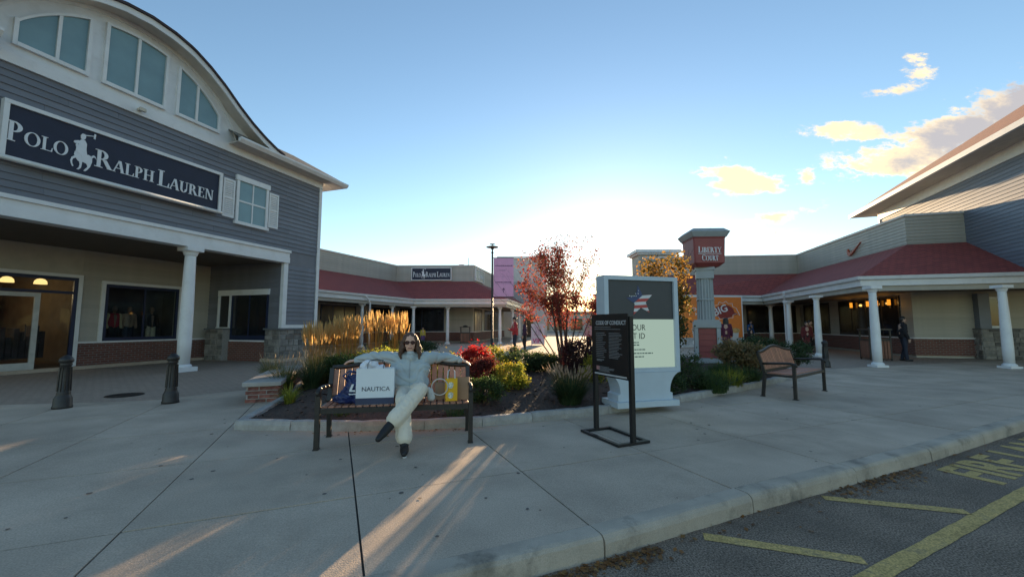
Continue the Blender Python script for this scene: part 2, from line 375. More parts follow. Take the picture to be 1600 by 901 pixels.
# ------------------------------------------------------------------ lettering
def quad(mb, pts, d): mb.prism(pts, 0, -d, 'y')
def arcband(mb, cx, cy, rxo, ryo, rxi, ryi, a0, a1, d, n=14):
    pts = [(cx + rxo * math.cos(R(a0 + (a1 - a0) * i / n)), cy + ryo * math.sin(R(a0 + (a1 - a0) * i / n))) for i in range(n + 1)]
    inn = [(cx + rxi * math.cos(R(a0 + (a1 - a0) * i / n)), cy + ryi * math.sin(R(a0 + (a1 - a0) * i / n))) for i in range(n + 1)]
    for i in range(n): quad(mb, [pts[i], pts[i + 1], inn[i + 1], inn[i]], d)
def serif_letter(ch):
    """roman capital, cap height 1, extruded towards -y; returns (mesh builder, advance)"""
    mb = MB(); T, t, S = .17, .055, .045; dd = [.05]
    def D(): dd[0] += .0015; return dd[0]
    def rect(x0, x1, y0, y1): quad(mb, [(x0, y0), (x1, y0), (x1, y1), (x0, y1)], D())
    def ser(x, y, w): rect(x - w / 2, x + w / 2, y, y + S)
    def stem(x, w=T, lo=0, hi=1):
        rect(x, x + w, lo, hi); ser(x + w / 2, 0, w + .2); ser(x + w / 2, 1 - S, w + .2)
    def diag(x0, y0, x1, y1, w): quad(mb, [(x0, y0), (x0 + w, y0), (x1 + w, y1), (x1, y1)], D())
    if ch in 'PRB':
        stem(.1); arcband(mb, .27, .73, .33, .27, .16, .215, -90, 90, D())
        if ch == 'R': diag(.62, 0, .34, .48, .2); ser(.72, 0, .26); return mb, .86
        if ch == 'B': arcband(mb, .27, .25, .38, .25, .2, .195, -90, 90, D()); return mb, .74
        return mb, .68
    if ch == 'O': arcband(mb, .46, .5, .44, .52, .27, .47, 0, 360, D(), 28); return mb, .95
    if ch == 'C': arcband(mb, .46, .5, .44, .52, .27, .47, 40, 320, D(), 24); rect(.74, .80, .68, .92); return mb, .88
    if ch == 'L': stem(.1); rect(.1, .66, 0, t); quad(mb, [(.58, t), (.66, t), (.68, .3), (.65, .3)], D()); return mb, .70
    if ch == 'A':
        diag(.02, 0, .38, 1, t + .02); diag(.60, 0, .36, 1, T + .02); rect(.2, .62, .32, .32 + t); ser(.07, 0, .24); ser(.70, 0, .3); return mb, .84
    if ch == 'H': stem(.1); stem(.6); rect(.27, .6, .48, .48 + t); return mb, .92
    if ch == 'U':
        rect(.1, .27, .3, 1); ser(.185, 1 - S, .37); rect(.62, .68, .3, 1); ser(.65, 1 - S, .25); arcband(mb, .39, .32, .29, .33, .12, .27, 180, 360, D()); return mb, .82
    if ch == 'E':
        stem(.1); rect(.1, .6, 0, t); rect(.1, .58, 1 - t, 1); rect(.27, .48, .49, .49 + t); rect(.56, .61, 0, .26); rect(.54, .59, .76, 1); return mb, .68
    if ch == 'N':
        rect(.12, .18, 0, 1); ser(.15, 0, .22); ser(.12, 1 - S, .2); diag(.58, 0, .1, 1, T); rect(.7, .76, .0, 1); ser(.73, 1 - S, .22); return mb, .90
    if ch == 'I': stem(.1); return mb, .37
    if ch == 'T': rect(.28, .45, 0, 1); ser(.365, 0, .36); rect(.02, .71, 1 - t, 1); rect(.02, .07, .76, 1); rect(.66, .71, .76, 1); return mb, .74
    if ch == 'Y': rect(.32, .49, 0, .46); ser(.405, 0, .36); diag(.33, .42, .05, 1, T); diag(.43, .44, .7, 1, t); ser(.13, 1 - S, .3); ser(.73, 1 - S, .24); return mb, .8
    return mb, .4
_SER = {}
def serif_word(text, x0, x1, z, h, small, parent, mat, y, depth=.02):
    """first letter of each word large, the rest at small*h; fitted between x0 and x1; each letter a part"""
    adv = []
    for i, ch in enumerate(text):
        big = i == 0 or text[i - 1] == ' '
        if ch == ' ': adv.append((None, .3, 1)); continue
        mb, a = serif_letter(ch); adv.append((mb, a, 1 if big else small))
    tot = sum(a * k for _, a, k in adv); kx = (x1 - x0) / (tot * h); x = x0
    for mb, a, k in adv:
        if mb:
            n = MB(); n.add([(v[0] * h * k * kx, v[1] / .05 * depth, v[2] * h * k) for v in mb.v], mb.f)
            n.build('letter', mat, parent, loc=(x, y, z))
        x += a * k * h * kx
def sans(text, size, mat, name, parent, loc, rot=(math.pi / 2, 0, 0), depth=.002, align='LEFT', xs=1.0, off=0.0):
    c = bpy.data.curves.new('t', 'FONT'); c.body = text; c.size = size; c.extrude = depth; c.align_x = align; c.offset = off; c.resolution_u = 3
    o = bpy.data.objects.new('t', c); COL.objects.link(o); dg = bpy.context.evaluated_depsgraph_get()
    me = bpy.data.meshes.new_from_object(o.evaluated_get(dg)); bpy.data.objects.remove(o); bpy.data.curves.remove(c)
    me.name = name; me.materials.clear(); me.materials.append(mat)
    r = link(name, me, parent); r.location = loc; r.rotation_euler = rot; r.scale = (xs, 1, 1); return r
def star_poly(cx, cy, r, rot=90, inner=.4):
    return [(cx + (r if i % 2 == 0 else r * inner) * math.cos(R(rot + 36 * i)), cy + (r if i % 2 == 0 else r * inner) * math.sin(R(rot + 36 * i))) for i in range(10)]

# ================================================================== SETTING: ground, road, pavement, planter
def poly_sheet(name, poly, z, mat, kind='structure', parent=None, thick=0.0):
    mb = MB()
    if thick: mb.prism(poly, z - thick, z, 'z')
    else:
        a = sum(poly[i][0] * poly[(i + 1) % len(poly)][1] - poly[(i + 1) % len(poly)][0] * poly[i][1] for i in range(len(poly)))
        mb.add([(x, y, z) for x, y in (poly if a > 0 else poly[::-1])], [tuple(range(len(poly)))])
    o = mb.build(name, mat, parent)
    if kind and not parent: o['kind'] = kind
    return o
poly_sheet('ground', [(-900, -300), (900, -300), (900, 1500), (-900, 1500)], -.30, M['asphalt'])
poly_sheet('road', [(-30, -30), (60, -30), (60, 40), (-30, 40)], -.14, M['asphalt'])
KERB = [(-16, -4.1), (-9, -1.15), (-5, .5), (-2.2, 1.66), (-.36, 2.45), (.62, 2.87), (2.05, 3.56), (3.4, 4.17), (4.68, 4.76), (6.1, 5.46), (7.6, 6.2), (10, 7.35), (14, 9.1), (22, 12.2), (34, 16)]
KIN = offset_poly(KERB, .16, -1)
FAR = [(34, 90), (-40, 90), (-40, -4)]
poly_sheet('pavement_base', KIN + FAR, -.012, M['joint'], thick=.1)
# kerb: cast sections with open joints
kroot = tag(empty('kerb'), kind='structure')
def poly_len(p): return [0] + list(np.cumsum([math.dist(p[i], p[i + 1]) for i in range(len(p) - 1)]))
KL = poly_len(KERB)
def at_len(p, L, s):
    for i in range(len(p) - 1):
        if s <= L[i + 1] or i == len(p) - 2:
            t = (s - L[i]) / (L[i + 1] - L[i]); return (p[i][0] + t * (p[i + 1][0] - p[i][0]), p[i][1] + t * (p[i + 1][1] - p[i][1]))
def sub_line(p, L, a, b, step=.3):
    n = max(2, int((b - a) / step) + 1); return [at_len(p, L, a + (b - a) * i / (n - 1)) for i in range(n)]
s0 = KL[4] + 1.06
cuts = [s0 + 1.52 * k for k in range(-9, 22) if 0 < s0 + 1.52 * k < KL[-1]]
for a, b in zip(cuts[:-1], cuts[1:]):
    ln = sub_line(KERB, KL, a + .006, b - .006, .08)
    wob = [random.uniform(-.006, .006) for _ in range(3)]
    prof = [(.012, -.16), (.004 + wob[0], -.05), (-.004, -.022 + wob[1]), (-.022, -.006), (-.05, 0), (-.158, 0.0), (-.158, -.16)]
    o = sweep_mb(ln, prof, True, 1)
    o.v = [(x + .007 * mnoise.noise((x * 6, y * 6, z * 9)), y + .007 * mnoise.noise((x * 7, y * 5, z * 9 + 4)), z + (.006 * mnoise.noise((x * 9, y * 9, 2)) if -.03 < z < -.001 else 0)) for x, y, z in o.v]
    o = o.build('kerb_section', M['kerb'], kroot)
# paving slabs: one object each where the photo lets them be told apart
UX, UY = (.919, .392), (-.392, .919)
walk_root = tag(empty('pavement'), kind='structure')
def from_uv(u, v): return (u * UX[0] + v * UY[0], u * UX[1] + v * UY[1])
WALKL = [(-30, 6.3), (-8.99, 7.33), (-7.4, 7.62), (-6.55, 7.84), (-6.2, 8.5), (-5.2, 9.6), (-3, 12)]   # slabs end here, darker pavers beyond
region = KIN[1:-1] + [(24, 18), (10.2, 13.2), (8.8, 13.2), (8.2, 12.3), (2, 13), (-3, 12.2)] + WALKL[::-1]
ns = 0
for iu in range(-8, 17):
    for iv in range(-3, 12):
        u0, v0 = .19 + 1.493 * iu, .66 + 1.53 * iv
        gap = .007
        sq = [from_uv(u0 + gap, v0 + gap), from_uv(u0 + 1.493 - gap, v0 + gap), from_uv(u0 + 1.493 - gap, v0 + 1.53 - gap), from_uv(u0 + gap, v0 + 1.53 - gap)]
        pl = clip_convex(region, sq)
        if len(pl) < 3: continue
        ar = abs(sum(pl[i][0] * pl[(i + 1) % len(pl)][1] - pl[(i + 1) % len(pl)][0] * pl[i][1] for i in range(len(pl)))) / 2
        if ar < .02: continue
        q = [pl[0]]
        for p in pl[1:]:
            if math.dist(p, q[-1]) > 1e-3: q.append(p)
        if math.dist(q[0], q[-1]) < 1e-3: q.pop()
        if len(q) < 3: continue
        dz = random.uniform(-.0025, .0015)
        mb = MB().prism(q, -.03, dz, 'z'); o = mb.build('paving_slab', M['concrete'], walk_root); ns += 1
poly_sheet('walkway', [(-40, -3), (-30, 6.31)] + [(x - .0, y + .012) for x, y in WALKL[1:]] + [(-3, 12.1), (2, 12.8), (8.15, 12.1), (8.8, 12.9), (10.2, 12.9), (24, 17.6), (34, 20), (34, 90), (-40, 90)], -.004, M['walk'])
poly_sheet('plaza', [(-6.8, 13.5), (8.2, 14.5), (12, 24), (9, 60), (0, 60), (-6, 30)], .0005, M['concrete'])
tag(MB().lathe([(.30, .0), (.30, .006), (.27, .009), (.0, .009)], 24).build('manhole_cover', M['bronze'], None, loc=(*G(195, 617), 0)), kind='structure')
# yellow road paint
yz = -.14 + .004
paint = tag(empty('road_marking'), kind='structure')
def stripe(p, q, w):
    d = Vector((q[0] - p[0], q[1] - p[1])); d.normalize(); n = Vector((-d.y, d.x)) * w / 2; L = math.dist(p, q); k = max(2, int(L / .12))
    l = []; r = []
    for i in range(k + 1):
        c = Vector(p) + d * (L * i / k); l.append(c + n * (1 + random.uniform(-.09, .05))); r.append(c - n * (1 + random.uniform(-.09, .05)))
    mb = MB()
    for i in range(k): mb.add([(*r[i], yz), (*r[i + 1], yz), (*l[i + 1], yz), (*l[i], yz)], [(0, 1, 2, 3)])
    return mb.build('painted_line', M['yellow'], paint)
L3a, L3b = (-.7, 1.19), (9.2, 6.18)
stripe(L3a, L3b, .115); 
L3d = Vector((L3b[0] - L3a[0], L3b[1] - L3a[1])).normalized(); L3n = Vector((-L3d.y, L3d.x)) * .06
def endpt(q): return (q[0] + L3n.x * .0, q[1] + L3n.y * .0)
stripe((1.4, 3.14), (2.31, 2.83), .105); stripe((2.78, 3.81), (3.76, 3.53), .105)
fl = Vector((4.70, 4.10)); fr = math.atan2(L3d.y, L3d.x)
fo = sans('FIRE LANE', .64, M['yellow'], 'painted_word', paint, (fl.x, fl.y, yz), (0, 0, fr), .0005, xs=1.05, off=.018)

# planter bed with its granite edging
BED = [(-3.72, 5.62), (-2.52, 5.55), (-1.67, 5.52), (-.52, 5.75), (.96, 6.33), (2.11, 6.93), (3.67, 8.0), (5.34, 9.17), (6.6, 10.2), (7.6, 11.27), (8.5, 12.5), (8.4, 14.6), (7.2, 16.6), (4.4, 17.4), (1.6, 16.6), (-.6, 14.6), (-3.2, 13.4), (-5.3, 11.6), (-5.25, 10.55), (-4.2, 7.68)]
bed_in = [(x, y) for x, y in offset_poly(BED + [BED[0]], .06, -1)[:-1]]
def inside(p, poly):
    c = False; j = len(poly) - 1
    for i in range(len(poly)):
        if (poly[i][1] > p[1]) != (poly[j][1] > p[1]) and p[0] < (poly[j][0] - poly[i][0]) * (p[1] - poly[i][1]) / (poly[j][1] - poly[i][1]) + poly[i][0]: c = not c
        j = i
    return c
def edge_dist(p, poly):
    b = 9
    for i in range(len(poly)):
        a, q = Vector(poly[i]), Vector(poly[(i + 1) % len(poly)]); d = q - a; t = max(0, min(1, (Vector(p) - a).dot(d) / d.length_squared)); b = min(b, (a + d * t - Vector(p)).length)
    return b
def bed_z(x, y):
    return .075 + .10 * min(1, edge_dist((x, y), BED) / 1.2) + .03 * mnoise.noise((x * 1.7, y * 1.7, 3)) + .012 * mnoise.noise((x * 9, y * 9, 1))
gx = np.arange(-5.6, 8.7, .12); gy = np.arange(5.4, 17.5, .12)
mb = MB(); idx = {}
for i, x in enumerate(gx):
    for j, y in enumerate(gy):
        ins = inside((x, y), BED)
        if ins and edge_dist((x, y), BED) > .02:
            idx[i, j] = len(mb.v); mb.v.append((x, y, bed_z(x, y) if ins else .03))
for (i, j), k in idx.items():
    if all(q in idx for q in ((i + 1, j), (i, j + 1), (i + 1, j + 1))): mb.f.append((k, idx[i + 1, j], idx[i + 1, j + 1], idx[i, j + 1]))
bed = tag(mb.build('planter_bed', M['mulch'], None, True), kind='structure')
mb = MB()
for _ in range(6500):
    x, y = random.uniform(-5.5, 8.5), random.uniform(5.5, 13)
    if not inside((x, y), BED) or edge_dist((x, y), BED) < .05: continue
    a, b, l, w = random.uniform(0, 6.28), random.uniform(-.5, .5), random.uniform(.02, .06), random.uniform(.006, .016)
    c = Vector((x, y, bed_z(x, y) + .008)); d = Vector((math.cos(a), math.sin(a), b)) * l; e = Vector((-math.sin(a), math.cos(a), random.uniform(-.6, .6))) * w
    mb.add([c - d - e, c + d - e, c + d + e, c - d + e], [(0, 1, 2, 3)])
tag(mb.build('bark_mulch', M['chip']), kind='stuff')
BL = BED[:14]; BLL = poly_len(BL); s = 0
BL2 = BED[18:] + [BED[0]]
def edging(line):
    L = poly_len(line); s = 0
    while s < L[-1] - .2:
        w = min(random.uniform(.55, 1.0), L[-1] - s)
        a, b = at_len(line, L, s), at_len(line, L, s + w); d = math.atan2(b[1] - a[1], b[0] - a[0]); hl = math.dist(a, b) / 2 - .003; h = .125 + random.uniform(-.005, .006); t = .135
        mb = MB(); n = 7; rows = []
        pr = [(0, -.01), (random.uniform(-.008, .008), h * .55), (.012, h * .93), (.03, h), (t - .03, h), (t - .012, h * .9), (t, -.01)]
        for i in range(n):
            x = -hl + 2 * hl * i / (n - 1); e = .012 if i in (0, n - 1) else 0
            rows.append([(x, yy + random.uniform(-.004, .004), z - (e * .6 if z > h * .5 else 0) + random.uniform(-.003, .003) * (z > 0)) for yy, z in pr])
        vs = [p for r in rows for p in r]; m = len(pr); fs = [tuple(range(m)), tuple(range((n - 1) * m + m - 1, (n - 1) * m - 1, -1))]
        for i in range(n - 1):
            for j in range(m): fs.append((i * m + j, (i + 1) * m + j, (i + 1) * m + (j + 1) % m, i * m + (j + 1) % m))
        o = fix_normals(MB().add(vs, fs).build('kerb_stone', M['granite'], bed)); o.location = ((a[0] + b[0]) / 2, (a[1] + b[1]) / 2, 0); o.rotation_euler = (0, 0, d)
        s += w
edging(BL); edging(BL2)
# leaf litter along the kerb
leaf_l = leafmat('dry_leaf', [(.30, .13, .035), (.22, .10, .03), (.12, .06, .03), (.36, .2, .06)], .2)
def litter(n, line, spread, off, z):
    L = poly_len(line); mb = MB()
    for _ in range(n):
        p = at_len(line, L, random.uniform(0, L[-1])); a = random.uniform(0, 6.28); r = abs(random.gauss(0, spread)) + off; l = random.uniform(.008, .026)
        d = Vector((math.cos(a), math.sin(a), random.uniform(-.3, .3))) * l; e = Vector((-math.sin(a), math.cos(a), random.uniform(-.3, .3))) * l * .7
        c = Vector((p[0] + r * .45, p[1] - r * .89, z + random.uniform(.003, .012)))
        mb.add([c - d, c - e, c + d, c + e], [(0, 1, 2, 3)])
    return mb
lm = litter(380, [(-.1, 2.5), (.55, 2.8), (1.0, 3.0)], .07, .0, -.137); lm2 = litter(260, [(2.9, 3.93), (4.3, 4.56)], .10, .0, -.137); lm3 = litter(90, KERB[4:10], .2, 0, -.137)
for q in (lm2, lm3): lm.add(q.v, q.f)
lq = litter(60, [(-2.6, 5.5), (-.6, 5.66)], .1, 0, .0); lm.add(lq.v, lq.f)
tag(lm.build('leaf_litter', leaf_l), kind='stuff')
gm = MB()
for _ in range(230):
    u, v = random.uniform(-7, 10), random.uniform(.2, 7.5); x, y = from_uv(u, v)
    if not inside((x, y), region) or inside((x, y), BED): continue
    r = random.uniform(.007, .022); n = 8
    gm.add([(x + r * random.uniform(.7, 1.2) * math.cos(2 * math.pi * i / n), y + r * random.uniform(.7, 1.2) * math.sin(2 * math.pi * i / n), .0035) for i in range(n)], [tuple(range(n))])
tag(gm.build('gum_spot', pmat('old_gum', (.12, .10, .085), .8, .2, 20)), kind='stuff')

# low brick seat wall at the planter's left end
wd = math.atan2(10.55 - 7.7, -5.25 + 4.2)
sw = tag(empty('brick_wall', (-4.27, 7.62, 0), wd), 'low red brick seat wall with a concrete cap beside the planter grasses', 'wall')
WL, WW, WH = 3.1, .52, .30                        # runs along local x, local -y is the bed side
MB().box(.01, WL, .012, WW - .012, 0, WH).build('mortar_core', M['mortar'], sw)
MB().bbox(-.05, WL + .05, -.05, WW + .05, WH + .002, WH + .075, .012).build('cap_stone', pmat('cap_concrete', (.36, .34, .31), .8, .12, 4, .3, 70, fine=.1), sw)
bme = MB().bbox(-.095, .095, -.012, .03, -.028, .028, .004).mesh('brick', M['brick'])
for r in range(4):
    z = .038 + .072 * r
    for k in range(int(WL / .205) + 1):
        x = .1 + .205 * k - (.1 if r % 2 else 0)
        if x < .09 or x > WL - .05: continue
        link('brick', bme, sw, (x, .012, z), 0); link('brick', bme, sw, (x, WW - .012, z), math.pi)
    for k in range(3):
        y = .1 + .18 * k - (.06 if r % 2 else 0)
        if y < .09: y += .02
        o = link('brick', bme, sw, (.012, min(y, WW - .1), z), -math.pi / 2); o.scale = (.85, 1, 1)
# ================================================================== LEFT STORE
FA = R(70.7); OX, OY = -9.857, 12.493
ls = tag(empty('store_building', (OX, OY, 0), FA), 'large grey clapboard shop with white arched gable over a shaded arcade', 'building')
S0, S1 = -8.5, 5.0                                # facade from S0 to S1 along local x; local y runs inward
def part(name, mat, mb, parent=None, smooth=False, loc=None): return mb.build(name, mat, parent or ls, smooth, loc)
MB().box(S0, S1, .02, .3, 3.8, 7.2).build('wall', M['siding'], ls)
MB().box(S0, S1 - .02, .3, 14, 3.9, 7.5).build('upper_storey', M['darkroom'], ls)
def board_mesh(x0, x1, h=.1635): return MB().add([(x0, 0, 0), (x1, 0, 0), (x1, -.032, .0), (x0, -.032, .0), (x0, 0, h), (x1, 0, h), (x1, -.005, h), (x0, -.005, h)],
    [(0, 1, 2, 3), (7, 6, 5, 4), (3, 2, 6, 7), (0, 3, 7, 4), (1, 5, 6, 2), (0, 4, 5, 1)]).mesh('clapboard', M['siding'])
bm_ = board_mesh(0, 1)
def board_row(mesh, parent, x0, x1, y, z, rmin=2.6, rmax=4.2):
    x = x0 - random.uniform(0, 2.0)
    while x < x1 - .05:
        w = random.uniform(rmin, rmax); a, b = max(x, x0), min(x + w, x1); x += w
        if b - a < .04: continue
        o = link('clapboard', mesh, parent, (a, y, z)); o.scale = (b - a - .004, 1, 1)
for k in range(18): board_row(bm_, ls, S0, S1 - .12, .018, 4.260 + .1635 * k)
# right pier panel and its trims
MB().box(3.45, S1 - .02, .02, .3, 1.40, 3.8).build('wall', M['siding'], ls)
bp_ = board_mesh(3.47, S1 - .13)
for k in range(14): link('clapboard', bp_, ls, (0, .018, 1.41 + .1635 * k))
part('corner_trim', M['white'], MB().box(S1 - .12, S1 + .02, -.03, .12, 1.28, 7.2))
part('trim_board', M['white'], MB().box(3.29, 3.47, -.035, .12, 1.40, 3.768))
part('trim_board', M['white'], MB().box(3.285, S1 - .122, -.045, .12, 1.27, 1.398))
# side (end) wall of the building
MB().box(S1 - .3, S1, .12, 14, 0, 7.2).build('wall', M['siding'], ls)
# entablature over the arcade
ent = MB().box(S0, 3.475, -.10, .3, 3.77, 3.98).box(S0, 3.475, -.075, .3, 3.982, 4.16).box(S0, 3.50, -.13, .3, 4.162, 4.258)
part('entablature', M['white'], ent)
# frieze
part('frieze_board', M['white'], MB().box(S0, S1 + .02, -.05, .3, 7.202, 7.46))
# cornice with gutter and a strip of hipped roof, right and left of the gable
for a, b, e in ((.86, 5.9, 1), (-9.4, -4.4, -1)):
    MB().box(a, min(b, 4.998), -.55, .25, 7.46, 7.49).build('soffit', M['soffit'], ls)
    g = MB().prism([(-.55, 7.45), (-.64, 7.56), (-.64, 7.62), (-.50, 7.62), (-.50, 7.49)], a, b, 'y'); g.v = [(v[1], v[0], v[2]) for v in g.v]
    fix_normals(part('gutter', M['white'], g))
    p = [(a, -.58, 7.625), (b, -.58, 7.625), (b - .0 if e < 0 else b - 1.5, 1.0, 8.6), (a if e > 0 else a + 1.5, 1.0, 8.6)]
    fix_normals(MB().add(p + [(x, y, z - .04) for x, y, z in p], [(0, 1, 2, 3), (7, 6, 5, 4), (0, 4, 5, 1), (1, 5, 6, 2), (2, 6, 7, 3), (3, 7, 4, 0)]).build('roof', M['roofgrey'], ls))
    MB().box(min(a, b) if e > 0 else b - .3, (a + .3) if e > 0 else b, -.5, .2, 7.49, 7.9).build('cornice_return', M['white'], ls) if False else None
hip = [(5.9, -.58, 7.625), (5.9, 9, 7.625), (4.4, 9, 8.6), (4.4, 1.0, 8.6)]
MB().add(hip, [(0, 1, 2, 3)]).build('roof', M['roofgrey'], ls)
MB().box(5.0, 5.9, -.55, 9, 7.46, 7.62).build('soffit', M['white'], ls)
# arched gable
GC = -1.77
def arch_z(d):                                     # roof line of the gable
    d = abs(d)
    pts = [(0, 9.84), (.6, 9.78), (1.1, 9.64), (1.6, 9.38), (2.1, 9.04), (2.6, 8.62), (3.1, 8.26), (3.6, 7.97), (4.1, 7.74), (4.5, 7.62)]
    for i in range(len(pts) - 1):
        if d <= pts[i + 1][0]: t = (d - pts[i][0]) / (pts[i + 1][0] - pts[i][0]); return pts[i][1] + t * (pts[i + 1][1] - pts[i][1])
    return pts[-1][1]
ds = [-4.3 + 8.6 * i / 60 for i in range(61)]
gp = [(GC + d, arch_z(d) - .06) for d in ds if abs(d) <= 3.95]
part('gable_wall', M['white'], MB().prism([(GC - 3.95, 7.46)] + gp + [(GC + 3.95, 7.46)], .0, .3, 'y'))
def band(fn_top, fn_bot, y0, y1, d0, d1, n=60):
    mb = MB(); vs = []; xs = [d0 + (d1 - d0) * i / n for i in range(n + 1)]
    for d in xs:
        for y in (y0, y1): vs += [(GC + d, y, fn_bot(d)), (GC + d, y, fn_top(d))]
    fs = []
    for i in range(n):
        a, b = 4 * i, 4 * i + 4
        fs += [(a, b, b + 1, a + 1), (a + 2, a + 3, b + 3, b + 2), (a + 1, b + 1, b + 3, a + 3), (a, a + 2, b + 2, b)]
    fs += [(0, 1, 3, 2), (4 * n, 4 * n + 2, 4 * n + 3, 4 * n + 1)]
    return mb.add(vs, fs)
fix_normals(part('gable_fascia', M['white'], band(lambda d: arch_z(d) + .0, lambda d: arch_z(d) - .17, -.5, -.46, -4.3, 4.3)))
fix_normals(part('gable_soffit', M['soffit'], band(lambda d: arch_z(d) - .10, lambda d: arch_z(d) - .13, -.459, .0, -4.3, 4.3)))
fix_normals(part('gable_roof', pmat('dark_roof_edge', (.05, .035, .04), .8, .2, 5), band(lambda d: arch_z(d) + .07, lambda d: arch_z(d) + .003, -.56, 7, -4.4, 4.4)))
WR = 2.8
def win_z(d): return 9.34 - WR + math.sqrt(max(0, WR * WR - d * d))
part('arch_trim', M['white'], fix_normals(link('t', band(lambda d: win_z(d * .92) + .37, lambda d: win_z(d * .92) + .25, -.04, .0, -2.9, 2.9).mesh('t'))) and band(lambda d: win_z(d * .92) + .37, lambda d: win_z(d * .92) + .25, -.04, .0, -2.9, 2.9))
for o in [o for o in COL.objects if o.name.startswith('t') and o.name.split('.')[0] == 't']: bpy.data.objects.remove(o)
for a, b in ((-2.24, -1.07), (-.66, .66), (1.07, 2.24)):
    sill = 7.74
    xs = [a + (b - a) * i / 12 for i in range(13)]
    pane_root = None
    m_ = (a + b) / 2 + (-.07 if a > 0 else (.07 if b < 0 else 0))
    fr = MB()
    w = .075
    fr.box(GC + a - w, GC + a, -.075, .0, sill - .09, win_z(a) + .06).box(GC + b, GC + b + w, -.075, .0, sill - .09, win_z(b) + .06)
    fr.box(GC + a, GC + b, -.085, .0, sill - .09, sill); fr.box(GC + m_ - .032, GC + m_ + .032, -.06, -.0, sill, win_z(m_) + .01)
    tp_ = band(lambda d: win_z(d) + .075, lambda d: win_z(d), -.075, .0, a, b, 12); fr.add(tp_.v, tp_.f)
    f = fix_normals(part('gable_window', M['white'], fr))
    for p0, p1 in ((a, m_ - .032), (m_ + .032, b)):
        xs = [p0 + (p1 - p0) * i / 8 for i in range(9)]
        MB().prism([(GC + p0, sill), (GC + p1, sill)] + [(GC + d, win_z(d)) for d in xs[::-1]], -.015, -.002, 'y').build('pane', M['glass_blue'], f)
part('floodlight', pmat('lamp_housing', (.55, .5, .4), .5), MB().box(-1.72, -1.62, -.17, -.051, 7.30, 7.36).prism([(-1.75, 7.27), (-1.59, 7.27), (-1.6, 7.36), (-1.74, 7.36)], -.24, -.171, 'y'))
# upper sash window with shutters
uw = part('window', M['white'], MB().box(1.24, 1.33, -.07, 0, 4.93, 6.34).box(2.36, 2.45, -.07, 0, 4.93, 6.34).box(1.2, 2.49, -.09, 0, 6.342, 6.52).box(1.2, 2.49, -.10, 0, 4.82, 4.928)
   .box(1.825, 1.865, -.055, 0, 4.93, 6.34).box(1.33, 1.823, -.05, 0, 5.61, 5.67).box(1.867, 2.36, -.05, 0, 5.61, 5.67))
for x0, x1 in ((1.33, 1.824), (1.866, 2.36)):
    for z0, z1 in ((4.93, 5.608), (5.672, 6.34)): MB().box(x0, x1, -.03, -.022, z0, z1).build('pane', M['glass_blue'], uw)
shm = MB().box(0, .05, -.045, 0, 0, 1.3).box(.35, .40, -.045, 0, 0, 1.3).box(.05, .35, -.043, 0, 0, .07).box(.05, .35, -.043, 0, 1.23, 1.3).box(.05, .35, -.043, 0, .62, .69).box(.05, .35, -.012, 0, .07, 1.23)
for i in range(17):
    z = .085 + i * .066
    if .58 < z < .69: continue
    shm.add([(.05, -.038, z), (.35, -.038, z), (.35, -.014, z + .045), (.05, -.014, z + .045), (.05, -.034, z - .008), (.35, -.034, z - .008)], [(0, 1, 2, 3), (5, 4, 3, 2), (4, 5, 1, 0)])
shme = shm.mesh('shutter', M['white'])
for x in (.79, 2.50): link('shutter', shme, ls, (x, -.003, 4.98))
# arcade: ceiling, column, rear shop wall
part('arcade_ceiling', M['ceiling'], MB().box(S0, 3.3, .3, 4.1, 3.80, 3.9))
colm = MB().lathe([(.165, .13), (.178, .9), (.172, 1.9), (.145, 3.42), (.14, 3.55)], 28)
colb = MB().box(-.26, .26, -.26, .26, 0, .13); colb.lathe([(.21, .13), (.22, .16), (.205, .19), (.185, .21)], 24)
colc = MB().lathe([(.15, 3.50), (.17, 3.53), (.19, 3.60), (.22, 3.645)], 24).box(-.24, .24, -.24, .24, 3.646, 3.765)
cme = [(n_, q.mesh(n_, M['white'], n_ == 'shaft')) for n_, q in (('shaft', colm), ('column_base', colb), ('capital', colc))]
for x in (0.0, -5.0):
    c = empty('column', (x, .08, 0), 0, ls)
    for n_, me in cme: link(n_, me, c)
BW = 4.0
bw = [(S0, -3.5, 0, 3.8), (-.75, 3.3, 0, 3.8)]
part('shop_wall', M['beige'], MB().box(-.72, -.12, BW, BW + .2, .8, 3.8).box(2.13, 3.3, BW, BW + .2, .8, 3.8).box(-.12, 2.13, BW, BW + .2, 2.78, 3.8).box(-.12, 2.13, BW, BW + .2, .8, .90).box(S0, -.72, BW, BW + .2, 2.98, 3.8))
part('brick_base', M['brickwall'], MB().box(-.72, 3.235, BW - .06, BW + .1, .10, .80))
part('shop_floor_step', M['concrete'], MB().box(S0, 3.3, BW - .3, BW + .2, 0, .10))
part('sill_board', M['white'], MB().box(-.74, 3.235, BW - .1, BW + .01, .802, .86))
bb = MB().add([(-.72, 0, 0), (3.3, 0, 0), (3.3, -.02, 0), (-.72, -.02, 0), (-.72, 0, .15), (3.3, 0, .15), (3.3, -.004, .15), (-.72, -.004, .15)], [(0, 1, 2, 3), (7, 6, 5, 4), (3, 2, 6, 7), (0, 3, 7, 4), (1, 5, 6, 2)]).mesh('clapboard', M['beige'])
def bbm(x0, x1): return MB().add([(x0, 0, 0), (x1, 0, 0), (x1, -.02, 0), (x0, -.02, 0), (x0, 0, .15), (x1, 0, .15), (x1, -.004, .15), (x0, -.004, .15)], [(0, 1, 2, 3), (7, 6, 5, 4), (3, 2, 6, 7), (0, 3, 7, 4), (1, 5, 6, 2)]).mesh('clapboard', M['beige'])
b1_, b2_ = bbm(-.72, -.13), bbm(2.14, 3.3)
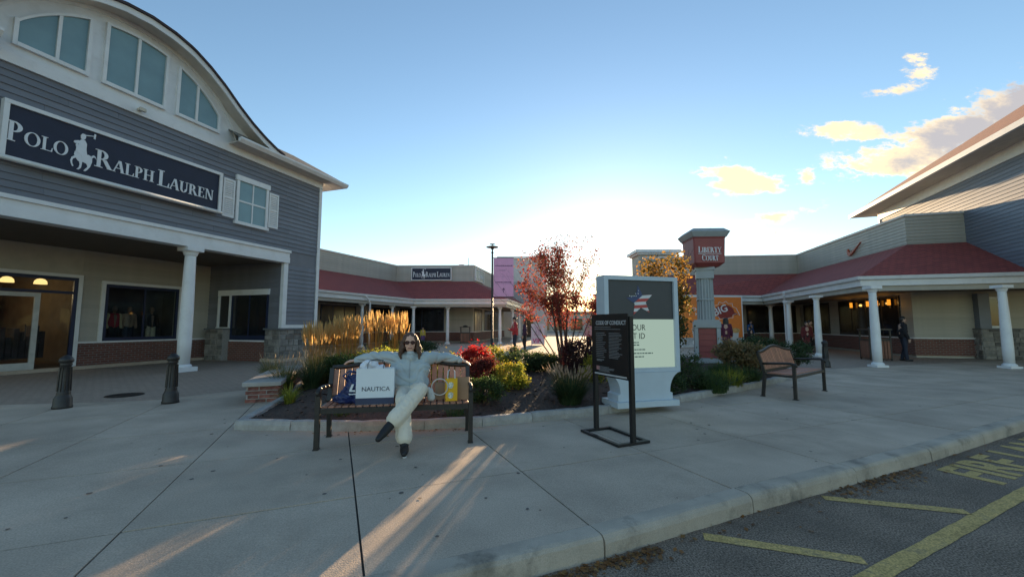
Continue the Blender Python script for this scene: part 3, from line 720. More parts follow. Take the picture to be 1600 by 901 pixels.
for k in range(19):
    z = .87 + .15 * k
    if z > 2.75: link('clapboard', bb, ls, (0, BW - .001, z))
    else: link('clapboard', b1_, ls, (0, BW - .001, z)); link('clapboard', b2_, ls, (0, BW - .001, z))
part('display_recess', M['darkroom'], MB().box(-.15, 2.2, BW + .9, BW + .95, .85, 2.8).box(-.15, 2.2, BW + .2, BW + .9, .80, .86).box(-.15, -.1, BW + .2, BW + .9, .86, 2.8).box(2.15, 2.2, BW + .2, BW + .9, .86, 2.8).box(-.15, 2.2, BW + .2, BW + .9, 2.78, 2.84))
# display window
dw = part('display_window', M['white'], MB().box(-.22, -.12, BW - .08, BW + .02, .86, 2.86).box(2.13, 2.23, BW - .08, BW + .02, .86, 2.86).box(-.12, 2.13, BW - .08, BW + .02, 2.76, 2.86))
MB().box(-.12, -.03, BW - .06, BW, .86, 2.76).box(2.04, 2.13, BW - .06, BW, .86, 2.76).box(-.03, 2.04, BW - .06, BW, 2.66, 2.76).box(-.03, 2.04, BW - .06, BW, .86, .97).box(1.0, 1.05, BW - .055, BW, .97, 2.66).build('display_frame', M['navyframe'], dw)
for a, b in ((-.03, 1.0), (1.05, 2.04)): MB().box(a, b, BW - .036, BW - .03, .97, 2.66).build('pane', M['glass'], dw)
# open the wall behind the display: shallow recess
# entrance bay
eb = part('entrance', M['white'], MB().box(-.82, -.72, BW - .09, BW + .02, .10, 2.98).box(-3.5, -.82, BW - .09, BW + .02, 2.88, 2.98))
MB().box(-.92, -.82, BW - .07, BW, .10, 2.88).box(-3.5, -.92, BW - .07, BW, 2.78, 2.88).box(-3.5, -.92, BW - .07, BW, 2.36, 2.44).build('door_frame', M['navyframe'], eb)
MB().box(-.92, -1.66, BW - .035, BW - .028, .1, 2.36).build('pane', M['glass'], eb); MB().box(-3.5, -.92, BW - .035, BW - .028, 2.44, 2.78).build('pane', M['glass'], eb)
dr = MB().box(-1.80, -1.68, BW - .16, BW - .10, .06, 2.34).box(-3.0, -1.80, BW - .16, BW - .10, 2.22, 2.34).box(-3.0, -1.80, BW - .16, BW - .10, .06, .30).box(-3.12, -3.0, BW - .16, BW - .10, .06, 2.34).build('door', pmat('door_paint', (.5, .49, .45), .5), eb)
MB().box(-3.0, -1.8, BW - .133, BW - .127, .3, 2.22).build('pane', M['glass'], dr)
MB().tube([(-1.95, BW - .18, .95), (-1.95, BW - .22, 1.0), (-1.95, BW - .22, 1.35), (-1.95, BW - .18, 1.4)], .014).build('door_handle', M['bronze'], dr)
# lit shop interior behind the entrance
RY = BW + 6
part('interior_wall', pmat('interior_paint', (.13, .095, .06), .8, .2, 3), MB().box(S0, -.2, RY, RY + .1, 0, 3.7).box(-.3, -.2, BW + .2, RY, 0, 3.7).box(S0 - .1, S0, BW, RY, 0, 3.7))
part('interior_floor', pmat('shop_floor', (.08, .05, .03), .4, .2, 3), MB().box(S0, -.2, BW + .2, RY, .05, .1))
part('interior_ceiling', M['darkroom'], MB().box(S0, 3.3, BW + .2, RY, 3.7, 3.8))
part('shelf', pmat('lit_shelf', (.45, .30, .09), .6, .25, 4), MB().box(-3.6, -.9, RY - 1.2, RY - .1, 1.7, 2.35))  # yellow lamplight on the shelf is put into its colour
clothes_dark = pmat('shop_stock', (.05, .04, .045), .9, .6, 3)
mbx = MB()
for i in range(14): x = -3.7 + i * .2; mbx.box(x, x + .14, RY - 1.5, RY - 1.0, .5, 1.0 + random.uniform(0, .5))
for i in range(16): x = -3.2 + i * .145; mbx.box(x, x + .11, BW + 1.3, BW + 1.75, .35, 1.0 + random.uniform(0, .45))
for i in range(7): x = -2.9 + i * .33; mbx.box(x, x + .22, RY - .35, RY - .02, 2.5, 2.9 + random.uniform(0, .5))
part('clothes_rack', clothes_dark, mbx)
for x, y, z in ((-.55 - .55, BW + 1.4, 2.72), (-1.8, BW + 1.5, 2.72), (-2.5, BW + 1.6, 2.72), (-2.4, BW + 3.6, 2.75), (-3.1, BW + 1.4, 2.7)):
    lp = tag(empty('pendant_lamp', ls.matrix_basis @ Vector((0, 0, 0)) if False else (OX + x * math.cos(FA) - y * math.sin(FA), OY + x * math.sin(FA) + y * math.cos(FA), z)), 'warm glowing dome pendant lamp ' + {-.55 - .55: 'nearest the navy door post inside the shop', -1.8: 'above the open white door inside the shop', -2.5: 'left of the door at the picture edge, in front', -2.4: 'deepest inside the lit shop', -3.1: 'furthest left inside the shop entrance'}[x], 'lamp', 'pendant lamps inside the shop entrance')
    MB().lathe([(.03, .17), (.09, .15), (.14, .09), (.155, .0), (.15, -.01)], 16).build('lamp_shade', emat('lamp_glow', (1, .62, .22), .8) if 'lamp_glow' not in bpy.data.materials else bpy.data.materials['lamp_glow'], lp, True)
    MB().tube([(0, 0, .17), (0, 0, 3.68 - z)], .008).build('cord', M['black'], lp)
pl = bpy.data.lights.new('shop_light', 'POINT'); pl.energy = 22; pl.color = (1, .68, .34); pl.shadow_soft_size = .3
plo = bpy.data.objects.new('shop_light', pl); COL.objects.link(plo); y_ = BW + 3; plo.location = (OX - 2.2 * math.cos(FA) - y_ * math.sin(FA), OY - 2.2 * math.sin(FA) + y_ * math.cos(FA), 2.5)
# end wall of the arcade with its window, side-light and stone piers (local plane x = 3.3)
EX = 3.3
part('end_wall', M['siding'], MB().box(EX, EX + .2, .12, BW, .8, 3.8))
eb_ = MB().add([(0, .16, 0), (0, BW, 0), (-.02, BW, 0), (-.02, .16, 0), (0, .16, .15), (0, BW, .15), (-.004, BW, .15), (-.004, .16, .15)], [(0, 3, 2, 1), (4, 5, 6, 7), (3, 7, 6, 2), (0, 4, 7, 3), (1, 2, 6, 5)]).mesh('clapboard', M['siding'])
for k in range(19): link('clapboard', eb_, ls, (EX, 0, .9 + .15 * k))
part('brick_base', M['brickwall'], MB().box(EX - .06, EX + .1, .72, BW - .07, .0, .74))
ew = part('display_window', M['white'], MB().box(EX - .09, EX, .62, 3.36, 2.56, 2.78).box(EX - .08, EX, 3.26, 3.36, 1.30, 2.56).box(EX - .08, EX, 2.64, 2.72, 1.30, 2.56).box(EX - .08, EX, .66, 2.6, .742, .80).box(EX - .09, EX, 2.62, 3.40, 1.26, 1.298))
MB().box(EX - .05, EX - .02, .66, .74, .8, 2.56).box(EX - .05, EX - .02, 2.54, 2.62, .8, 2.56).box(EX - .05, EX - .02, .74, 2.54, .8, .98).box(EX - .045, EX - .02, 1.62, 1.67, .98, 2.56).build('display_frame', M['navyframe'], ew)
for a, b, z0 in ((.74, 1.62, .98), (1.67, 2.54, .98), (2.72, 3.26, 1.3)): MB().box(EX - .034, EX - .03, a, b, z0, 2.56).build('pane', M['glass_blue'] if False else pmat('dark_pane', (.012, .014, .018), .06, .1, 2, spec=.7) if 'dark_pane' not in bpy.data.materials else bpy.data.materials['dark_pane'], ew)
# stone piers
def stone_face(parent, L, H, place):
    z = 0.0
    while z < H - .05:
        h = min(random.uniform(.15, .27), H - z)
        if H - z - h < .07: h = H - z
        x = 0.0
        while x < L - .02:
            w = min(random.uniform(.16, .42), L - x)
            if L - x - w < .08: w = L - x
            g = .011; j = lambda: random.uniform(-.014, .014); pr = random.uniform(.025, .05)
            c0 = [(x + g + j() * (x > 0), z + g), (x + w - g, z + g + j() * .6), (x + w - g + j() * .5, z + h - g), (x + g, z + h - g + j() * .6)]
            mx_, mz_ = x + w / 2, z + h / 2
            c1 = [(mx_ + (a - mx_) * .86, mz_ + (b - mz_) * .84) for a, b in c0]
            vs = [(a, 0, b) for a, b in c0] + [(a, -pr * .6, b) for a, b in c0] + [(a, -pr + random.uniform(-.008, .008), b) for a, b in c1]
            fs = [(8, 9, 10, 11)] + [(i, (i + 1) % 4, 4 + (i + 1) % 4, 4 + i) for i in range(4)] + [(4 + i, 4 + (i + 1) % 4, 8 + (i + 1) % 4, 8 + i) for i in range(4)]
            o = MB().add(vs, fs).build('stone', M['stonewall'], parent); o.location, o.rotation_euler = place
            x += w
        z += h
sp = empty('stone_pier', (0, 0, 0), 0, ls)
MB().box(3.25, 5.0, .0, .72, .0, 1.2).build('pier_core', M['mortar'], sp)
MB().box(3.12, 5.08, -.1, .78, .0, .12).build('pier_plinth', M['concrete'], sp); MB().box(3.17, 5.06, -.07, .76, 1.2, 1.265).build('pier_cap', pmat('cap_slate', (.14, .145, .15), .8), sp)
stone_face(sp, 1.75, 1.08, ((3.25, 0, .12), (0, 0, 0))); stone_face(sp, .72, 1.08, ((3.25, .72, .12), (0, 0, -math.pi / 2)))
sp2 = empty('stone_pier', (0, 0, 0), 0, ls)
MB().box(EX - .3, EX - .01, 2.66, 3.62, .0, 1.2).build('pier_core', M['mortar'], sp2); MB().box(EX - .36, EX - .01, 2.62, 3.66, 1.2, 1.255).build('pier_cap', bpy.data.materials['cap_slate'], sp2)
stone_face(sp2, .96, 1.2, ((EX - .3, 3.62, 0), (0, 0, -math.pi / 2)))
# figures in the display window: headless-simple shop mannequins in clothes
def lsp(x, y, z=0): return (OX + x * math.cos(FA) - y * math.sin(FA), OY + x * math.sin(FA) + y * math.cos(FA), z)

# store sign
ss = tag(empty('store_sign', lsp(0, -.02), FA), 'long navy shop sign with white serif letters and horse rider emblem on the grey store', 'sign')
SX0, SX1, SZ0, SZ1 = -4.13, .67, 5.0, 6.34
MB().box(SX0 + .09, SX1 - .09, -.10, .02, SZ0 + .09, SZ1 - .09).build('sign_panel', M['navy'], ss)
MB().box(SX0, SX1, -.15, .0, SZ1 - .088, SZ1).box(SX0, SX1, -.15, .0, SZ0, SZ0 + .088).box(SX0, SX0 + .088, -.148, .0, SZ0 + .09, SZ1 - .09).box(SX1 - .088, SX1, -.148, .0, SZ0 + .09, SZ1 - .09).build('sign_frame', M['white'], ss)
MB().tube([(SX0 - .02, -.19, SZ0 + .02), (SX1 + .02, -.19, SZ0 + .02)], .045, 12).build('light_bar', M['white'], ss, True)
serif_word('POLO', -4.06, -3.03, 5.44, .45, .70, ss, M['letter'], -.101)
serif_word('RALPH', -2.54, -1.22, 5.40, .45, .70, ss, M['letter'], -.101)
serif_word('LAUREN', -1.15, .43, 5.36, .46, .70, ss, M['letter'], -.101)
def polo_emblem(parent, x, z, k, y, depth, mat):
    """rider with raised mallet on a galloping horse, emblem of flat raised shapes, k = height"""
    sh = [
        [(.16, .30), (.10, .36), (.12, .44), (.2, .47), (.30, .44), (.34, .40), (.5, .42), (.64, .44), (.74, .42), (.80, .34), (.80, .26), (.74, .18), (.66, .14), (.58, .2), (.46, .22), (.34, .2), (.26, .22), (.2, .26)],   # trunk
        [(.14, .34), (.02, .27), (-.02, .18), (.02, .10), (.08, .04), (.12, .06), (.07, .11), (.05, .18), (.08, .24), (.18, .28)],                                     # raised fore leg
        [(.30, .24), (.34, .14), (.32, .06), (.24, .0), (.32, .0), (.40, .06), (.42, .16), (.42, .24)],                                                                # fore leg
        [(.62, .2), (.64, .12), (.56, .06), (.50, .0), (.58, .0), (.66, .06), (.74, .14), (.78, .24)],                                                                 # hind leg
        [(.78, .36), (.86, .42), (.94, .40), (.98, .36), (.92, .44), (.84, .47), (.76, .43)],                                                                          # tail
        [(.14, .42), (.16, .54), (.12, .62), (.18, .66), (.26, .60), (.30, .46)],                                                                                     # neck and head of horse
        [(.22, .42), (.24, .60), (.22, .72), (.32, .78), (.46, .78), (.54, .70), (.54, .56), (.58, .42), (.5, .30), (.42, .28), (.36, .38)],                           # rider
        [(.30, .80), (.28, .88), (.34, .94), (.44, .94), (.48, .88), (.46, .82), (.40, .78)],                                                                          # head
        [(.22, .74), (.06, .70), (.04, .66), (.10, .64), (.26, .66)],                                                                                                  # forward arm
        [(.42, .90), (.80, .955), (.80, .975), (.42, .92)],                                                                                                           # mallet shaft
        [(.78, .90), (.84, .89), (.86, 1.02), (.80, 1.03)],                                                                                                           # mallet head
    ]
    mb = MB()
    for i, pl in enumerate(sh): mb.prism([(x + px * k * .5, z + pz * k) for px, pz in pl], y, y - depth - .0012 * i, 'y')
    return mb.build('rider_emblem', mat, parent)
polo_emblem(ss, -2.98, 5.2, .98, -.1, .012, M['letter'])

# ================================================================== ARCADE WINGS
def window_bay(root, a, b, z0, z1, frame, pane, fw=.07, mull=(), proud=.06, name='shop_window'):
    """a glazed bay on the vertical wall running from a to b (2-D points), proud of it on the walkway side"""
    a, b = Vector(a), Vector(b); L = (b - a).length; ang = math.atan2(b.y - a.y, b.x - a.x)
    e = empty(name, (a.x, a.y, 0), ang, root)
    m = MB().box(0, L, -proud, .0, z1 - fw, z1).box(0, L, -proud, .0, z0, z0 + fw).box(0, fw, -proud, .0, z0 + fw, z1 - fw).box(L - fw, L, -proud, .0, z0 + fw, z1 - fw)
    for t in mull: m.box(L * t - fw / 2, L * t + fw / 2, -proud * .8, 0, z0 + fw, z1 - fw)
    m.build('window_frame', frame, e)
    ed = [0] + list(mull) + [1]
    for i in range(len(ed) - 1): MB().box(L * ed[i] + fw / 2, L * ed[i + 1] - fw / 2, -proud * .72, -proud * .60, z0 + fw, z1 - fw).build('pane', pane, e)
    return e
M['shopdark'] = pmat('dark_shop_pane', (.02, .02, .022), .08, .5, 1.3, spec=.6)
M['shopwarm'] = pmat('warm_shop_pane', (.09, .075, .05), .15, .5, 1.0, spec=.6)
def arcade(root, gut, wall, n_rows, zj=4.85, ztop=6.15, wallmat=None):
    """white gutter and beam along gut, shingle roof up to the parapet wall, shop wall below; outward = right of travel"""
    sweep_mb(gut, [(.02, 3.10), (.12, 3.13), (.15, 3.25), (.0, 3.25)], True, 1).build('gutter', M['white'], root)
    sweep_mb(gut, [(-.22, 2.88), (.0, 2.88), (.0, 3.098), (-.22, 3.098)], True, 1).build('fascia', M['white'], root)
    sweep_mb(gut, [(-.34, 2.69), (-.10, 2.69), (-.10, 2.878), (-.34, 2.878)], True, 1).build('beam', M['beige'], root)
    n = len(gut); vs = [(x, y, 3.245) for x, y in offset_poly(gut, .07)] + [(x, y, zj + .05) for x, y in wall]
    rf = MB().add(vs, [(i, i + 1, n + i + 1, n + i) for i in range(n - 1)])
    fix = rf.build('roof', M['roofred'], root)
    vs = [(x, y, 2.80) for x, y in offset_poly(gut, -.3)] + [(x, y, 2.80) for x, y in wall]
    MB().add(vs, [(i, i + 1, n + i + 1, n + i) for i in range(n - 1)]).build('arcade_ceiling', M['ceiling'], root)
    wm = wallmat or M['beige']
    sweep_mb(wall, [(0, 0), (0, ztop), (-.3, ztop), (-.3, 0)], True, 1).build('wall', wm, root)
    bm = sweep_mb(wall, [(0, 0), (.028, 0), (.006, .145), (0, .145)], True, 1).mesh('clapboard', wm)
    for k in range(n_rows): link('clapboard', bm, root, (0, 0, zj - .05 + .145 * k))
    for k in range(13): link('clapboard', bm, root, (0, 0, .86 + .145 * k))
    sweep_mb(wall, [(-.32, ztop), (.06, ztop), (.08, ztop + .09), (-.32, ztop + .09)], True, 1).build('parapet_cap', M['white'], root)
    sweep_mb(wall, [(0, .1), (.07, .1), (.07, .80), (0, .80)], True, 1).build('brick_base', M['brickwall'], root)
    sweep_mb(wall, [(0, .802), (.10, .802), (.10, .85), (0, .85)], True, 1).build('sill_board', M['white'], root)
acm = [('shaft', MB().lathe([(.115, .1), (.125, .6), (.12, 1.3), (.095, 2.40), (.092, 2.52)], 20).mesh('shaft', M['white'], True)),
       ('column_base', MB().box(-.18, .18, -.18, .18, 0, .07).lathe([(.16, .07), (.165, .10), (.15, .13), (.125, .16)], 20).mesh('column_base', M['white'])),
       ('capital', MB().lathe([(.10, 2.48), (.115, 2.51), (.13, 2.56), (.15, 2.595)], 20).box(-.17, .17, -.17, .17, 2.597, 2.69).mesh('capital', M['white']))]
def acol(root, x, y, k=1.0):
    c = empty('column', (x, y, 0), 0, root)
    for n_, me in acm: link(n_, me, c)
    c.scale = (k, k, 1); return c
# ---- left wing
la = tag(empty('arcade_building', (0, 0, 0)), 'beige shop row with red shingle awning roof and white columns behind the seated woman', 'building')
LG = [(-12.0, 17.1), (-10.27, 21.53), (-7.1, 29.67), (-.37, 29.67), (1.95, 44.6)]
LW = [(-15.6, 17.0), (-13.75, 22.0), (-9.45, 33.3), (-3.15, 33.1), (-.9, 44.6)]
arcade(la, LG, LW, 9)
MB().add([(x, y, 6.1) for x, y in LW] + [(-12, 60, 6.1), (-26, 60, 6.1), (-30, 22, 6.1)], [tuple(range(7, -1, -1))]).build('flat_roof', M['darkroom'], la)
def along(a, b, t): return (a[0] + (b[0] - a[0]) * t, a[1] + (b[1] - a[1]) * t)
for px, y in ((566, 25.3), (613, 28.0)):
    acol(la, (px - 800) / 640 * y, y, .95)
for q in ((645, 538), (699, 537), (781, 537)): acol(la, *G(*q))
for t in (.28, .55, .8): p = along(LG[3], LG[4], t); acol(la, p[0] - .25, p[1] + .0)
MB().tube([(-8.9, 24.8, 3.15), (-8.78, 25.0, 2.95), (-8.72, 25.15, 2.7), (-8.72, 25.15, .1)], .05, 8).build('downspout', M['white'], la)
w0, w1, w2, w3 = LW[1], LW[2], LW[3], LW[4]
window_bay(la, along(w0, w1, .02), along(w0, w1, .22), .1, 2.7, M['navyframe'], M['shopdark'], mull=(.5,))
window_bay(la, along(w0, w1, .36), along(w0, w1, .62), .1, 2.7, M['navyframe'], M['shopwarm'], mull=(.33, .66))
window_bay(la, along(w0, w1, .76), along(w0, w1, .97), .85, 2.7, M['navyframe'], M['shopdark'], mull=(.5,))
window_bay(la, along(w1, w2, .06), along(w1, w2, .63), .87, 2.72, M['navyframe'], M['shopdark'], mull=(.5,))
window_bay(la, along(w2, w3, .03), along(w2, w3, .22), .1, 2.7, M['bronze'], M['shopwarm'], mull=(.33, .66))
window_bay(la, along(w2, w3, .30), along(w2, w3, .52), .1, 2.7, M['bronze'], M['shopdark'], mull=(.33, .66))
window_bay(la, along(w2, w3, .62), along(w2, w3, .9), .1, 2.7, M['bronze'], M['shopwarm'], mull=(.33, .66))
# signs on the left wing
def flat_sign(a, b, z0, z1, label, text_fn, proud=.14, fr=.06, panel=None):
    a, b = Vector(a), Vector(b); L = (b - a).length; e = tag(empty('store_sign', (a.x, a.y, 0), math.atan2(b.y - a.y, b.x - a.x)), label, 'sign')
    MB().box(fr, L - fr, -proud, -.03, z0 + fr, z1 - fr).build('sign_panel', panel or M['navy'], e)
    MB().box(0, L, -proud - .03, -.03, z1 - fr, z1).box(0, L, -proud - .03, -.03, z0, z0 + fr).box(0, fr, -proud - .028, -.03, z0 + fr, z1 - fr).box(L - fr, L, -proud - .028, -.03, z0 + fr, z1 - fr).build('sign_frame', M['white'], e)
    text_fn(e, L, -proud - .001); return e
def t1(e, L, y):
    k = L
    serif_word('POLO', .04 * k, .24 * k, 5.26, .42, .72, e, M['letter'], y); polo_emblem(e, .25 * k, 5.12, .82, y, .01, M['letter'])
    serif_word('RALPH', .36 * k, .62 * k, 5.26, .42, .72, e, M['letter'], y); serif_word('LAUREN', .64 * k, .96 * k, 5.26, .42, .72, e, M['letter'], y)
flat_sign(along(w1, w2, .20), along(w1, w2, .72), 4.98, 6.02, 'small navy sign with white serif letters on the far beige parapet', t1)
def t2(e, L, y): polo_emblem(e, L * .3, 5.1, .75, y, .01, M['letter']); serif_word('RALPH', .52 * L, .92 * L, 5.3, .4, .72, e, M['letter'], y)
flat_sign(along(w2, w3, .02), along(w2, w3, .24), 4.98, 6.02, 'grey blue end sign turned away on the far parapet beside the lamp post', t2, panel=pmat('slate_board', (.08, .10, .13), .3))
tag(MB().box(-.9, .9, -.5, .5, 0, .35).box(-.2, .2, -.2, .2, .35, .5).tube([(.6, 0, .35), (.6, 0, 1.1)], .03).build('roof_vent', pmat('roof_unit', (.45, .43, .4), .6), None, loc=(-4.4, 35.5, 6.12)), 'low metal roof vent box above the far beige parapet', 'roof vent')
# far white tower block at the end of the walk (left side)
tw = tag(empty('tower_building', (0, 0, 0)), 'plain white block with flat cornice rising behind the red tree', 'building')
MB().box(-1.6, 4.0, 47, 56, 0, 9.0).build('wall', pmat('tower_stucco', (.50, .51, .52), .8, .08, 1.5), tw)
MB().box(-1.75, 4.15, 46.85, 56.1, 9.0, 9.25).build('cornice', M['white'], tw)
MB().box(.05, 3.3, 46.9, 46.99, 3.2, 6.3).build('sign_board', pmat('tower_board', (.30, .31, .34), .6), tw)
MB().box(1.3, 2.4, 46.95, 46.99, 0, 2.6).build('door', M['shopdark'], tw)

# ---- right wing
ra = tag(empty('arcade_building', (0, 0, 0)), 'beige shop row with maroon awning roof and white columns behind the empty bench', 'building')
RG = [(8.6, 25.35), (16.05, 26.2), (13.45, 15.75), (18.4, 14.33)]
RG = [RG[0], RG[1], (13.47, 15.75), (19.2, 14.1)]
RW = [(9.45, 29.2), (19.75, 28.1), (17.35, 17.75), (24.0, 15.85)]
arcade(ra, RG, RW, 9)
MB().add([(x, y, 6.1) for x, y in RW[:3]] + [(30, 16, 6.1), (34, 44, 6.1), (15.0, 46, 6.1)], [tuple(range(6))]).build('flat_roof', M['darkroom'], ra)
for q in ((1281, 557), (1372, 573), (1578, 575), (1236, 548), (1207, 541)): acol(ra, *G(*q), 1.08)
MB().tube([(14.83, 22.3, 3.15), (14.9, 22.4, 2.95), (15.05, 22.6, 2.75), (15.05, 22.6, .1)], .05, 8).build('downspout', M['white'], ra)
r0, r1, r2, r3 = RW
window_bay(ra, along(r0, r1, .25), along(r0, r1, .6), .1, 2.7, M['bronze'], M['shopdark'], mull=(.33, .66))
window_bay(ra, along(r0, r1, .66), along(r0, r1, .97), .1, 2.7, M['bronze'], M['shopdark'], mull=(.5,))
window_bay(ra, along(r1, r2, .06), along(r1, r2, .36), .85, 2.7, M['bronze'], M['shopwarm'], mull=(.33, .66))
window_bay(ra, along(r1, r2, .46), along(r1, r2, .93), .85, 2.7, M['bronze'], M['shopdark'], mull=(.25, .5, .75))
# beige bay, stone pier and sash window on the near shop front
nb = along(r2, r3, .115)
we = window_bay(ra, along(r2, r3, .34), along(r2, r3, .46), 1.26, 2.55, M['white'], M['shopdark'], fw=.09)
window_bay(ra, along(r2, r3, .62), along(r2, r3, .95), .87, 2.6, M['white'], M['shopdark'], mull=(.5,))
ang3 = math.atan2(r3[1] - r2[1], r3[0] - r2[0]); pp = along(r2, r3, .29)
sp3 = empty('stone_pier', (pp[0], pp[1], 0), ang3, ra)
MB().box(0, 1.3, -.42, .0, 0, 1.2).build('pier_core', M['mortar'], sp3); MB().box(-.05, 1.35, -.5, .0, 1.2, 1.25).build('pier_cap', bpy.data.materials['cap_slate'], sp3)
stone_face(sp3, 1.3, 1.2, ((0, -.42, 0), (0, 0, 0))); stone_face(sp3, .42, 1.2, ((0, 0, 0), (0, 0, -math.pi / 2)))
MB().box(.05, .42, -.30, -.0, 1.25, 2.69).build('pier_post', M['siding_r'], sp3)
# wall lamps in the right arcade
for k, t in enumerate((.60, .735, .80, .885)):
    p = along(r1, r2, t); dx, dy = r2[0] - r1[0], r2[1] - r1[1]; h = math.hypot(dx, dy); nx, ny = dy / h, -dx / h
    s_ = tag(empty('wall_lamp', (p[0] + nx * .1, p[1] + ny * .1, 2.2), math.atan2(dy, dx)), 'amber glowing wall lamp ' + ('furthest into the right arcade', 'second into the right arcade, left of the corner column', 'just right of the corner column, dimmer', 'nearest the beige bay under the right awning')[k], 'lamp', 'amber lamps in the right arcade')
    MB().box(-.055, .055, -.10, -.02, .10, .36).build('lamp_shade', emat('amber_glow', (1, .34, .03), .4) if 'amber_glow' not in bpy.data.materials else bpy.data.materials['amber_glow'], s_)
    MB().box(-.09, .09, -.12, .0, .362, .40).box(-.05, .05, -.02, .02, -.03, .36).build('bracket', M['bronze'], s_)
    l = bpy.data.lights.new('lamp', 'POINT'); l.energy = 1.0 if k != 2 else .5; l.color = (1, .5, .12); l.shadow_soft_size = .06
    lo = bpy.data.objects.new('lamp_light', l); COL.objects.link(lo); lo.location = (p[0] + nx * .36, p[1] + ny * .36, 2.42)
# orange swoosh-like tick sign on the right parapet
tp0 = along(r1, r2, .60); tp1 = along(r1, r2, .80)
e = tag(empty('tick_sign', (tp0[0], tp0[1], .96), math.atan2(r2[1] - r1[1], r2[0] - r1[0])), 'orange tick shaped sign on the right beige parapet', 'sign')
tk = []
for i in range(13): t = i / 12; tk.append((-.55 + 2.15 * t, 5.38 + .62 * t ** 1.5 if False else 5.36 + .66 * t))
tick = [(-.02, 5.78), (-.10, 5.74), (-.14, 5.58), (-.08, 5.40), (.04, 5.28), (.22, 5.30), (.55, 5.44), (1.55, 5.98), (.62, 5.60), (.28, 5.50), (.12, 5.50), (.02, 5.62)]
MB().prism([(x * .74, z * .78) for x, z in tick], -.14, -.05, 'y').build('tick_shape', pmat('orange_sign_face', (.42, .10, .05), .4, .05), e)
# tower on the right wing
tw2 = tag(empty('tower_building', (0, 0, 0)), 'pale square tower with wide cornice above the orange and green tree', 'building')
MB().box(9.4, 12.1, 30.0, 31.8, 5.0, 6.55).build('wall', M['beige'], tw2); MB().box(9.35, 12.15, 29.95, 31.9, 0, 4.99).build('tower_base', M['beige'], tw2); MB().box(7.3, 9.34, 30.2, 36, 0, 3.9).build('sun_block_wing', M['beige'], tw2); MB().box(7.2, 9.345, 30.1, 36.1, 3.9, 4.05).build('sun_block_roof', M['roofred'], tw2)  # low wing and its roof are added, hidden, to block a sun leak
MB().box(9.25, 12.25, 29.85, 31.95, 6.55, 6.68).box(9.1, 12.4, 29.7, 32.1, 6.682, 6.9).build('cornice', M['white'], tw2)
window_bay(tw2, (10.6, 29.98), (11.6, 29.98), 5.2, 6.4, M['white'], M['shopdark'], fw=.08)

# ---- big grey building on the right
rb = tag(empty('store_building', (0, 0, 0)), 'tall slate grey clapboard shop with red brown hipped roof at the right edge', 'building')
Q0, Q1 = Vector((21.56, 23.6)), Vector((16.6, 9.3)); qd = (Q1 - Q0).normalized(); qn = Vector((qd.y, -qd.x))
if qn.x > 0: qn = -qn
QL = (Q1 - Q0).length; qa = math.atan2(qd.y, qd.x)
rr = empty('slate_front', (Q0.x, Q0.y, 0), qa, rb)      # local x runs towards the street, local -y faces the plaza
sgn = -1 if (Matrix.Rotation(qa, 2) @ Vector((0, -1))).dot(qn) > 0 else 1
MB().box(0, QL, 0 if sgn < 0 else -.3, .3 if sgn < 0 else 0, 3.3, 7.95).build('front_wall', M['siding_r'], rr)
bq = MB().add([(0, 0, 0), (1, 0, 0), (1, sgn * .024, 0), (0, sgn * .024, 0), (0, 0, .148), (1, 0, .148), (1, sgn * .005, .148), (0, sgn * .005, .148)], [(0, 1, 2, 3), (7, 6, 5, 4), (3, 2, 6, 7), (0, 3, 7, 4), (1, 5, 6, 2), (0, 4, 5, 1)])
bqm = bq.mesh('clapboard', M['siding_r'])
for k in range(28): board_row(bqm, rr, 0, QL, 0, 3.35 + .148 * k, 3.0, 5.0)
MB().box(-.02, .12, sgn * .04 if sgn < 0 else -.1, .1 if sgn < 0 else .04, 3.3, 7.5).build('corner_trim', M['white'], rr)
MB().box(-.02, QL, min(0, sgn * .05), max(0, sgn * .05), 7.5, 7.95).build('frieze_board', M['white'], rr)
ov = .95
MB().box(-ov, QL, min(-sgn * 2, sgn * ov), max(-sgn * 2, sgn * ov), 7.95, 7.98).build('soffit', M['soffit'], rr)
g = MB().box(-ov - .1, QL, min(sgn * ov, sgn * (ov + .12)), max(sgn * ov, sgn * (ov + .12)), 7.93, 8.14).box(-ov - .12, -ov, min(-sgn * 12, sgn * ov), max(-sgn * 12, sgn * ov), 7.96, 8.14).build('gutter', M['white'], rr)
s = -sgn; e0 = sgn * (ov + .08)
rv = [(-ov - .1, e0, 8.13), (QL + 3, e0, 8.13), (QL + 3, s * 6, 13.05), (6.0, s * 6, 13.05), (-ov - .1, s * 13, 8.13)]
fix_normals(MB().add(rv, [(0, 1, 2, 3), (0, 3, 4)]).build('roof', M['roofbrown'], rr))
MB().box(0, QL, min(s * .3, s * 12), max(s * .3, s * 12), 3.3, 7.94).build('end_wall', M['siding_r'], rr)
# distant low shop closing the walk
ds_ = tag(empty('distant_shop', (0, 0, 0)), 'low hazy shop at the far end of the walk behind the red tree', 'building')
MB().box(4.5, 20, 84, 92, 0, 3.6).build('wall', M['beige'], ds_); MB().box(4.2, 20.3, 83.6, 92.4, 3.6, 4.1).build('roof', M['roofgrey'], ds_)
for k in range(4): MB().box(5.2 + k * 3.4, 7.6 + k * 3.4, 83.9, 83.99, .3, 2.6).build('window', M['shopdark'], ds_)

